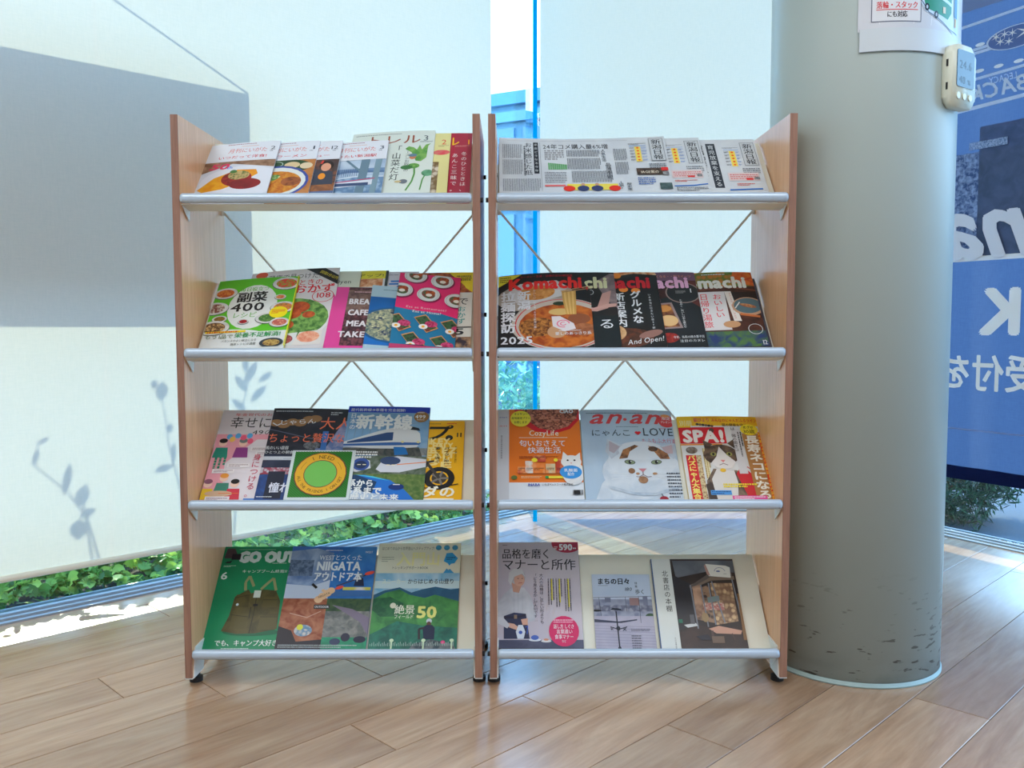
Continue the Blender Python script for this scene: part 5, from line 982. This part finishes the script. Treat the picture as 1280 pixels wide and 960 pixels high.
def g3(A):
    C = S(216, 216, 196); A.rect(0, 0, 1, 1, C); A.T('はじめての山から世界登山へステップアップ!', .04, .68, .935, .05, S(60, 70, 60), .0); 
    for u in (.73, .83, .93): A.ell(u, .955, .036, .036, S(60, 150, 190), S(40, 120, 160), (80, 0))
    A.T('入門山', .23, .76, .79, .20, S(226, 222, 160), .02); A.small(.05, .81, .2, .87, 3, S(90, 100, 90), fill=.25); A.T('トレッキングサポートBOOK', .18, .62, .745, .045, S(70, 80, 70), .0)
    A.poly([(.80, .82), (.83, .90), (.90, .905), (.97, .85), (.93, .80), (.89, .795), (.87, .775), (.85, .80)], S(40, 150, 210)); A.small(.83, .83, .94, .865, 2, S(20, 60, 110))
    A.rect(0, 0, 1, .705, S(110, 170, 206), S(190, 214, 226), (14, 0)); A.poly([(.80, .705), (.84, .75), (.86, .735), (.88, .745), (.93, .705)], S(60, 150, 206)); A.rect(0, .56, 1, .63, S(190, 214, 222)); A.poly([(0, .50), (.12, .54), (.3, .57), (.44, .52), (.56, .55), (.72, .575), (.9, .55), (1, .56), (1, .36), (0, .36)], S(44, 96, 130), S(36, 84, 120), (20, 0))
    A.poly([(0, .46), (.14, .52), (.30, .55), (.42, .50), (.60, .47), (.72, .50), (1, .44), (1, 0), (0, 0)], S(48, 110, 66), S(76, 150, 80), (30, 0)); A.poly([(0, .46), (.2, .48), (.36, .42), (.30, .3), (.1, .3), (0, .36)], S(30, 84, 60), S(50, 110, 70), (60, 0)); A.poly([(0, .14), (.3, .26), (.6, .22), (1, .2), (1, 0), (0, 0)], S(40, 120, 100), S(30, 90, 80), (50, 0)); A.poly([(.5, .06), (.7, .10), (.95, .06), (1, 0), (.45, 0)], S(120, 126, 130), S(50, 70, 80), (60, 0))
    A.ell(.67, .26, .032, .032, S(190, 200, 210)); A.ell(.67, .235, .026, .03, S(90, 60, 50)); A.poly([(.62, .10), (.60, .20), (.64, .225), (.71, .225), (.74, .2), (.74, .10)], S(24, 36, 66)); A.line([(.62, .2), (.56, .19), (.57, .1)], .025, S(50, 40, 50)); A.ell(.84, .075, .025, .02, S(220, 60, 130))
    A.T('スニーカー', .08, .36, .605, .075, S(216, 224, 206), .02); A.T('からはじめる山登り', .385, .94, .605, .075, S(40, 50, 60), .02); A.ell(.24, .40, .035, .035, C); A.T('絶景', .26, .50, .33, .125, S(226, 230, 214), .02); A.T('50', .52, .76, .29, .20, S(222, 222, 130), .04); A.T('フィールド', .26, .49, .285, .055, S(226, 230, 214), .01)
    for u in (.26, .62, .94): A.line([(u, 0), (u, .085)], .018, S(200, 222, 190)); A.ell(u, .09, .024, .02, S(200, 222, 190))
    for k in range(48): A.rect(.02+.02*k, .04, .024+.02*k, .06+(k % 3)*.008, S(190, 214, 206))
MG('magazine', 3, -.309, .231, .320, .0012, 0, 'mountain hiking magazine with a seated hiker and green hills, right on the bottom left shelf', GLt, g3, (0, 0, 0, 0), .0045, S(216, 216, 196))

# bottom shelf, right
def h1(A):
    A.rect(0, 0, 1, 1, S(186, 178, 190), S(196, 188, 196), (5, 0)); K = S(34, 32, 42); A.T('品格を磨く', .05, .66, .845, .15, K, .012); A.T('マナーと所作', .05, .96, .735, .165, K, .012); A.small(.06, .965, .14, .975, 1, K)
    A.ell(.86, .985, .19, .13, S(166, 44, 72), None, (1, 0), 0, 22, PI, 2*PI); A.poly([(.67, .98), (1, .98), (1, 1), (.67, 1)], S(166, 44, 72)); A.T('590', .76, .93, .92, .12, WHT, .04); A.small(.70, .925, .745, .96, 2, WHT); A.small(.935, .925, .98, .95, 1, WHT)
    A.poly([(0, .40), (.08, .50), (.18, .56), (.32, .56), (.40, .48), (.46, .32), (.44, .26), (.34, .24), (.34, .30), (.10, .30), (.08, .24), (0, .22)], S(196, 198, 206), S(176, 180, 190), (24, 0)); A.poly([(.17, .62), (.19, .52), (.26, .51), (.29, .58)], S(196, 150, 130)); A.ell(.24, .66, .10, .10, S(190, 190, 192), S(160, 160, 166), (60, 0)); A.ell(.265, .63, .065, .085, S(206, 160, 140)); A.poly([(.14, .70), (.20, .74), (.30, .73), (.34, .66), (.30, .69), (.20, .66), (.16, .58), (.13, .62)], S(200, 200, 202)); A.line([(.25, .60), (.30, .605)], .006, S(170, 60, 60))
    A.ell(.25, .645, .008, .005, K); A.ell(.30, .645, .008, .005, K)
    for k in range(3): A.line([(.20+.05*k, .52), (.20+.05*k, .32)], .003, S(160, 164, 176))
    A.poly([(.08, .10), (.08, .30), (.20, .33), (.34, .32), (.38, .10)], S(34, 42, 76)); A.line([(.08, .29), (.22, .285), (.34, .31)], .03, S(26, 30, 56)); A.rect(.2, .275, .235, .31, S(130, 110, 90)); A.poly([(.12, .24), (.20, .23), (.27, .19), (.25, .17), (.14, .2)], S(206, 160, 140)); A.poly([(.28, .27), (.36, .28), (.36, .22), (.30, .22)], S(206, 160, 140)); A.poly([(0, .30), (.08, .28), (.15, .22), (.12, .19), (0, .24)], S(196, 198, 206))
    A.rect(0, 0, 1, .09, S(56, 60, 86), S(80, 84, 110), (14, 0)); A.rect(0, 0, 1, .02, K); A.poly([(.24, .10), (.22, .16), (.25, .22), (.30, .22), (.33, .16), (.31, .10)], S(206, 214, 226)); A.ell(.275, .155, .022, .022, S(50, 80, 170)); A.ell(.44, .09, .07, .018, S(206, 212, 222)); A.ell(.44, .11, .045, .03, S(70, 100, 180)); A.ell(.57, .08, .06, .018, S(206, 204, 206)); A.ell(.57, .092, .03, .014, S(200, 140, 110)); A.line([(.33, .20), (.36, .21), (.35, .14)], .01, S(60, 90, 180))
    A.V('大人の品格は、正しい形よりも', .53, .69, .23, .05, S(60, 56, 70), .0); A.V('「どう見えるか」が大切です…', .455, .69, .25, .05, S(60, 56, 70), .0)
    for u, a, b in ((.66, .64, .40), (.755, .64, .38), (.86, .64, .34)): A.rect(u-.018, b+.04, u+.002, a, S(222, 210, 60)); A.small(u-.06, b, u+.03, a, 3, S(80, 76, 90), True, .4)
    A.ell(.78, .165, .175, .19, S(206, 34, 96)); A.T('話し方 しぐさ', .66, .90, .19, .06, WHT, .01); A.T('言葉遣い', .69, .88, .145, .06, WHT, .01); A.T('食事マナー', .67, .89, .10, .06, WHT, .01); A.T('など', .75, .80, .068, .035, WHT, 0); A.small(.66, .235, .90, .27, 2, S(240, 190, 210))
MG('magazine', 3, .026, .226, .322, .0012, 0, 'lilac magazine with a grey haired woman pouring tea, left end of the bottom right shelf', GRt, h1, (0, 0, 0, 0), .006, S(196, 190, 200))
def h2(A):
    A.rect(0, 0, 1, 1, S(190, 204, 224), S(180, 196, 218), (6, 0)); K = S(26, 34, 50); A.T('まちの日々', .09, .66, .87, .125, K, .035); A.T('180', .54, .68, .775, .09, K, .01, 0, .15); A.T('特', .735, .78, .865, .05, K, .01); A.T('集', .735, .78, .82, .05, K, .01); A.T('歩く', .73, .90, .735, .10, K, .02); A.small(.1, .84, .38, .85, 1, K)
    A.rect(0, .44, 1, .70, S(150, 156, 176), S(120, 126, 150), (60, 1)); A.rect(.0, .66, 1, .71, S(190, 200, 220)); A.poly([(.62, .55), (.62, .68), (.78, .68), (.78, .55)], S(150, 120, 120)); A.rect(.20, .62, .30, .68, S(110, 116, 140)); A.rect(.85, .58, .93, .70, S(120, 126, 150)); A.rect(0, .50, 1, .58, S(96, 100, 124), S(150, 154, 170), (80, 1)); A.ell(.05, .51, .08, .02, BLK); A.ell(.95, .42, .09, .08, S(40, 70, 50), S(60, 96, 60), (60, 0))
    A.rect(0, 0, 1, .44, S(176, 172, 190), S(160, 158, 178), (14, 0)); A.poly([(.0, .40), (.0, .36), (.45, .35), (.72, .385), (.72, .40), (.4, .37)], S(50, 56, 80))
    for k in range(9): A.line([(0, .32-.036*k), (1, .30-.036*k)], .005, S(130, 128, 150))
    A.line([(0, .68), (1, .70)], .006, K); A.line([(.10, .68), (.12, .44)], .006, K); A.line([(.55, .69), (.56, .50)], .006, K); A.line([(.78, .70), (.78, .35)], .006, K)
    A.line([(.39, .0), (.385, .2), (.375, .50)], .022, K); A.line([(.26, .30), (.40, .27), (.54, .30)], .015, K); A.V('k', .29, .31, .25, .1, K, .02); A.T('x', .46, .54, .25, .12, K, .02); A.ell(.375, .53, .06, .015, K); A.poly([(.28, .52), (.32, .545), (.46, .53), (.47, .51)], K); A.ell(.39, .28, .035, .04, K); A.ell(.39, .02, .03, .05, K)
    A.small(.60, .02, .76, .20, 6, K, fill=.35); A.small(.60, .24, .92, .28, 2, K, fill=.35)
MG('booklet', 3, .284, .158, .222, .0012, -.004, 'small pale blue booklet with a rooftop weathervane photo, centre of the bottom right shelf', GRt, h2, (0, 0, 0, 0), .003, S(190, 204, 224), cat='booklet')
def h3(A):
    A.rect(0, 0, .235, 1, S(214, 218, 214)); K = S(50, 40, 36); A.rect(.235, 0, 1, 1, S(54, 44, 42), S(40, 32, 32), (10, 0)); A.V('北書店の本棚', .155, .87, .40, .075, S(30, 30, 34), .008); A.V('北九州の本屋の記録集', .18, .13, .0, .018, S(60, 60, 60), 0); A.rect(0, 0, .012, 1, S(40, 80, 130))
    A.poly([(.26, .98), (1, .98), (1, .84), (.7, .86), (.28, .78)], S(84, 88, 96), S(110, 114, 122), (10, 0)); A.poly([(.28, .8), (.46, .70), (.44, .28), (.24, .2), (.24, .8)], S(44, 42, 48)); A.poly([(.24, 0), (1, 0), (1, .25), (.7, .22), (.45, .26), (.24, .18)], S(64, 46, 42), S(48, 36, 34), (20, 0))
    A.poly([(.44, .70), (.70, .80), (.98, .80), (.98, .76), (.70, .75), (.44, .65)], S(120, 104, 90)); A.poly([(.42, .68), (.70, .84), (.96, .84), (.96, .80), (.70, .79), (.44, .66)], S(90, 80, 76)); A.poly([(.46, .64), (.66, .70), (.66, .28), (.46, .32)], S(150, 120, 96), S(60, 50, 50), (90, 1)); A.poly([(.68, .72), (.94, .72), (.94, .30), (.68, .26)], S(120, 90, 70), S(200, 170, 130), (90, 1)); A.poly([(.46, .68), (.56, .70), (.56, .36), (.46, .34)], S(186, 150, 124), S(110, 80, 66), (30, 0))
    A.poly([(.62, .50), (.76, .52), (.76, .58), (.62, .56)], S(110, 130, 130)); A.poly([(.56, .42), (.80, .42), (.80, .50), (.56, .50)], S(170, 100, 96), S(206, 190, 170), (160, 1))
    for u0, v0, u1, v1 in ((.44, .70, .46, .22), (.565, .70, .58, .24), (.66, .72, .67, .26), (.70, .74, .78, .28), (.95, .76, .99, .2)): A.line([(u0, v0), (u1, v1)], .016, S(120, 124, 134))
    A.poly([(.66, .94), (.68, .80), (.94, .78), (.95, .90), (.90, .92)], S(214, 214, 206)); A.poly([(.64, .92), (.66, .94), (.70, .80), (.66, .82)], S(170, 130, 120)); A.ring(.82, .84, .07, .006, S(90, 110, 150), 16, .3, 2.9); A.ell(.80, .855, .025, .01, S(70, 90, 140)); A.small(.86, .82, .93, .83, 1, K)
    A.poly([(.58, .22), (.70, .25), (.96, .20), (.94, .16), (.66, .17)], S(196, 150, 130)); A.rect(.60, .08, .63, .2, S(80, 60, 56)); A.line([(.84, .17), (.86, .1)], .012, S(80, 60, 56)); A.rect(.60, .07, .74, .14, S(110, 90, 76)); A.poly([(.30, .26), (.44, .28), (.46, .25), (.34, .23)], S(200, 204, 206)); A.rect(.38, .27, .43, .37, S(90, 90, 96)); A.rect(.245, .28, .29, .32, S(40, 110, 90)); A.poly([(.42, .14), (.56, .16), (.60, .1), (.48, .1)], S(30, 30, 44)); A.ell(.56, .34, .04, .06, S(150, 126, 90)); A.poly([(.98, .6), (1, .6), (1, .1), (.96, .1)], S(130, 96, 60))
MG('book', 3, .451, .228, .266, .0012, 0, 'book with a white strip beside a bookshop photo, right end of the bottom right shelf', GRt, h3, (0, 0, 0, 0), .008, S(80, 70, 66), S(90, 76, 66), cat='book')

# ------------------------------------------------------------------ outdoors
bm = bmesh.new(); bmesh.ops.create_grid(bm, x_segments=2, y_segments=2, size=40); gr = bobj('ground', bm, M['ground']); gr.location = (0, 0, -.14); tag(gr, kind='structure')
bm = bmesh.new(); ps = [L1(-3.8, -.045), L1(2.3, -.045), L1(2.3, -.9), L1(-3.8, -.9)]; prism(bm, [(p.x, p.y) for p in ps], -.139, -.02)
tag(bobj('planting_bed', bm, M['soil']), kind='structure')
def leaves(name, pts, shape, mat, parent=None, size=(.02, .03), tones=((90, 140, 50), (40, 96, 40)), seed=1, up=(0, 0, 1), flat=.6):
    rn = random.Random(seed); V = []; F = []; C1 = []
    for p in pts:
        sz = rn.uniform(*size); n = (Vector(up)+Vector((rn.uniform(-1, 1), rn.uniform(-1, 1), rn.uniform(-1, 1)))*flat).normalized()
        u = n.orthogonal().normalized(); v = n.cross(u); a = rn.uniform(0, 2*PI); uu = u*math.cos(a)+v*math.sin(a); vv = -u*math.sin(a)+v*math.cos(a)
        o = len(V); V.append(Vector(p)-n*sz*.12); k = rn.random(); c = [tones[0][i]*k+tones[1][i]*(1-k) for i in range(3)]
        for x, y in shape: V.append(Vector(p)+uu*x*sz+vv*y*sz)
        m = len(shape)
        for i in range(m): F.append((o, o+1+i, o+1+(i+1) % m))
        C1 += [S(*c)]*(m+1)
    me = bpy.data.meshes.new(name); me.from_pydata([tuple(v) for v in V], [], F)
    for nm in ('ink', 'ink2'):
        A_ = me.attributes.new(nm, 'FLOAT_COLOR', 'POINT'); A_.data.foreach_set('color', [q for c in C1 for q in (*c, 1)])
    return link(name, me, mat, parent)
IVY = [(0, -1), (.5, -.75), (.95, -.2), (.55, .05), (.6, .55), (.2, .45), (0, 1.15), (-.2, .45), (-.6, .55), (-.55, .05), (-.95, -.2), (-.5, -.75)]
OVAL = [(0, -1), (.35, -.5), (.42, 0), (.3, .55), (0, 1.1), (-.3, .55), (-.42, 0), (-.35, -.5)]
NEED = [(0, -1.5), (.22, 0), (0, 1.5), (-.22, 0)]
rn = random.Random(11); pts = []
for i in range(7200):
    a = rn.uniform(-1.2, 2.25) if i % 6 else rn.uniform(-3.6, -1.2)
    q = rn.random()**1.2; off = -.05-q*.75; top = .03+.13*min(1, q*2.2)+.02*math.sin(a*9)+.012*math.sin(a*23+q*9)
    p = L1(a, off, max(-.01, top-abs(rn.gauss(0, .03)))); pts.append(p)
for i in range(2200):                               # taller shoots that dapple the sunlight on the floor
    a = rn.uniform(-.6, 2.2); q = rn.uniform(.12, .45)
    k = .5+.25*math.sin(a*11+1)+.25*math.sin(a*27); pts.append(L1(a, -.05-q, .5*(q+.05)+rn.uniform(.01, .05+.075*k)))
tag(leaves('ivy', pts, IVY, M['leaf'], size=(.017, .032), tones=((176, 206, 96), (34, 96, 40)), seed=5, up=(.25, -.3, .9), flat=.8), 'green ivy covering the ground outside the left window', 'ivy', kind='stuff')

def sun_back(a, z, q):                             # a point outside whose shadow falls at (a, z) on the left blind
    return L1(a, .06, z)-LDIR*q
# leafy stems standing among the ivy
def stem_plant(label, stems, lv, q, seed):
    b = sun_back(stems[0][0][0], .1, q); t = empty('leafy_plant', (b.x, b.y, 0)); tag(t, label, 'plant', 'young plants outside the left window')
    O = t.location
    bm = bmesh.new()
    for st in stems:
        P = [sun_back(a, z, q)-O for a, z in st]
        for i in range(len(P)-1): tube(bm, P[i], P[i+1], .0045-.0007*i, 6, .0045-.0007*(i+1))
    bobj('stem', bm, M['bark'], t, True)
    for a, z, l, wd, an in lv:
        bm = bmesh.new(); c = sun_back(a, z, q)-O; u = D1*math.cos(an)+Vector((0, 0, 1))*math.sin(an); v = D1*-math.sin(an)+Vector((0, 0, 1))*math.cos(an); n = u.cross(v)
        top = [bm.verts.new(c+u*(x*l)+v*(y*wd)+n*(abs(y)*.004)) for x, y in ((-1, 0), (-.5, .8), (0, 1), (.5, .75), (1, 0), (.5, -.75), (0, -1), (-.5, -.8))]
        m = bm.verts.new(c); 
        for i in range(8): bm.faces.new((m, top[i], top[(i+1) % 8]))
        lf = bobj('leaf', bm, M['leafp'], t)
M['leafp'] = plain('leaf_plain', S(70, 120, 50), .5)
stem_plant('leafy plant outside the left end of the left window, its shadow on the blind', [[(.30, .05), (.25, .28), (.19, .38), (.10, .47), (.11, .56)], [(.27, .05), (.235, .36)]], [(.19, .42, .055, .014, 1.35), (.235, .36, .04, .022, 1.2), (.10, .50, .03, .009, 1.2), (.125, .55, .02, .008, .6), (.25, .30, .03, .014, .4), (.22, .25, .035, .03, 1.5)], .85, 1)
stem_plant('leafy plant outside the left window just left of the left rack', [[(.60, .05), (.56, .35), (.525, .50), (.515, .60), (.505, .70)]], [(.505, .69, .035, .022, 1.4), (.48, .715, .018, .012, 1.2), (.53, .56, .02, .010, 1.6), (.505, .42, .035, .014, .2), (.54, .47, .045, .010, 1.5), (.58, .30, .04, .014, .9)], .85, 2)
stem_plant('leafy plant outside behind the left rack, its shadow on the blind', [[(.75, .05), (.78, .4), (.80, .60), (.84, .74)]], [(.84, .74, .05, .018, 1.0), (.80, .70, .04, .016, 2.2), (.87, .66, .045, .016, .7), (.79, .62, .04, .015, 2.4), (.82, .78, .04, .014, 1.5), (.90, .72, .035, .013, .5)], .85, 3)

# signboard on cables outside the left window (its shadow falls on the blind)
q = .32
sg = empty('signboard', sun_back(0, .92, q)); tag(sg, 'large blank signboard hung on thin cables outside the left window, casting a square shadow', 'signboard')
O = sg.location
def rel(a, z): return sun_back(a, z, q)-O
bm = bmesh.new(); c = [rel(-1.0, .922), rel(.858, .922), rel(.858, 1.757), rel(-1.0, 1.757)]
nn = N1*-.02; lo = [bm.verts.new(p) for p in c]; hi = [bm.verts.new(p+nn) for p in c]
bm.faces.new(lo); bm.faces.new(hi[::-1])
for i in range(4): bm.faces.new((lo[i], lo[(i+1) % 4], hi[(i+1) % 4], hi[i]))
bobj('board', bm, M['signb'], sg)
bm = bmesh.new(); tube(bm, rel(.856, 1.757), rel(-.10, 2.205), .0035, 8); bobj('cable', bm, M['cable'], sg)
bm = bmesh.new(); tube(bm, rel(-.998, 1.757), rel(-.10, 2.205), .0035, 8); bobj('cable', bm, M['cable'], sg)
bm = bmesh.new(); tube(bm, rel(-.10, 2.2), rel(-.10, 3.4), .006, 8); bobj('hanger_rod', bm, M['cable'], sg)

# dry leaf / driftwood piece lying in the ivy
bm = bmesh.new(); p = L1(.33, -.10, .17); tube(bm, p-D1*.075-Vector((0, 0, .014)), p, .013, 8, .011); tube(bm, p, p+D1*.06+Vector((0, 0, .016)), .011, 8, .004)
tag(bobj('wood_piece', bm, M['bark'], None, True), 'short piece of brown wood lying on the ivy outside the left window', 'wood')

# round conifer outside the right window
sh = empty('conifer_shrub', (2.38, 2.55, -.14)); tag(sh, 'dark bushy conifer growing outside the right window', 'shrub')
rn = random.Random(4); pts = []
for i in range(9500):
    d = Vector((rn.gauss(0, 1), rn.gauss(0, 1), rn.gauss(0, 1))).normalized(); r = .36*(1+.22*math.sin(d.x*7+1)*math.sin(d.z*8))*rn.uniform(.55, 1.05); p = Vector((d.x*r*1.1, d.y*r, .30+d.z*r*1.0))
    if p.z > .0: pts.append(p)
tag(leaves('foliage', pts, NEED, M['leaf'], sh, (.015, .027), ((70, 116, 80), (16, 44, 40)), 9, (0, 0, 1), 1.5), kind='stuff')
bm = bmesh.new(); tube(bm, (0, 0, 0), (0, 0, .4), .03, 10, .012)
for k in range(7): a = k*.9; tube(bm, (0, 0, .12+.03*k), (.2*math.cos(a), .2*math.sin(a), .28+.04*k), .010, 6, .004)
bobj('trunk', bm, M['bark'], sh)
# shrubs and building far behind
def bush(loc, r, n, seed, label, tones):
    t = empty('shrub', loc); tag(t, label, 'shrub', 'shrubs across the yard'); rn = random.Random(seed); P = []
    for i in range(n):
        d = Vector((rn.gauss(0, 1), rn.gauss(0, 1), abs(rn.gauss(0, 1)))).normalized(); q_ = r*rn.uniform(.6, 1.05); P.append(Vector((d.x*q_*1.3, d.y*q_, d.z*q_*.95+.05)))
    tag(leaves('foliage', P, OVAL, M['leaf'], t, (.03, .055), tones, seed, (0, -.5, .7), 1.2), kind='stuff')
    bm = bmesh.new(); tube(bm, (0, 0, 0), (0, 0, r*.6), .03, 8, .01); bobj('trunk', bm, M['bark'], t)
bush((-.2, 6.2, -.14), .75, 1500, 3, 'green shrub across the yard, seen through the bare glass between the blinds', ((150, 196, 160), (60, 120, 110)))
bush((-2.6, 6.9, -.14), .8, 1200, 5, 'green shrub across the yard, left of the other one', ((150, 196, 160), (60, 120, 110)))
bd = empty('building', (0, 14, -.14)); bd.rotation_euler = (0, 0, math.radians(-28)); tag(bd, 'blue glass fronted office building across the yard', 'building')
bm = bmesh.new(); box(bm, -7, 5, .1, 6, 0, 5.0); bobj('wall', bm, plain('blue_cladding', S(76, 126, 152), .5), bd)
bm = bmesh.new(); box(bm, -7.1, 5.1, -.05, 6.1, 5.0, 5.22); bobj('roof_edge', bm, plain('roof_metal', S(70, 128, 168), .5), bd)
mg = plain('tinted_window', S(52, 106, 146), .12, .0, .8)
for zi in range(3):
    for k in range(10):
        bm = bmesh.new(); x = -6.8+k*1.18; box(bm, x, x+1.0, .04, .12, .35+zi*1.55, 1.5+zi*1.55); bobj('window', bm, mg, bd)
    bm = bmesh.new(); box(bm, -7, 5, -.02, .10, 1.6+zi*1.55, 1.78+zi*1.55); bobj('spandrel', bm, plain('spandrel', S(90, 136, 160), .4), bd)
bm = bmesh.new(); box(bm, 3.2, 12, 9.5, 9.8, -.14, .9); tag(bobj('garden_wall', bm, plain('render_white', S(214, 222, 228), .8)), 'low pale wall beyond the conifer outside the right window', 'wall')
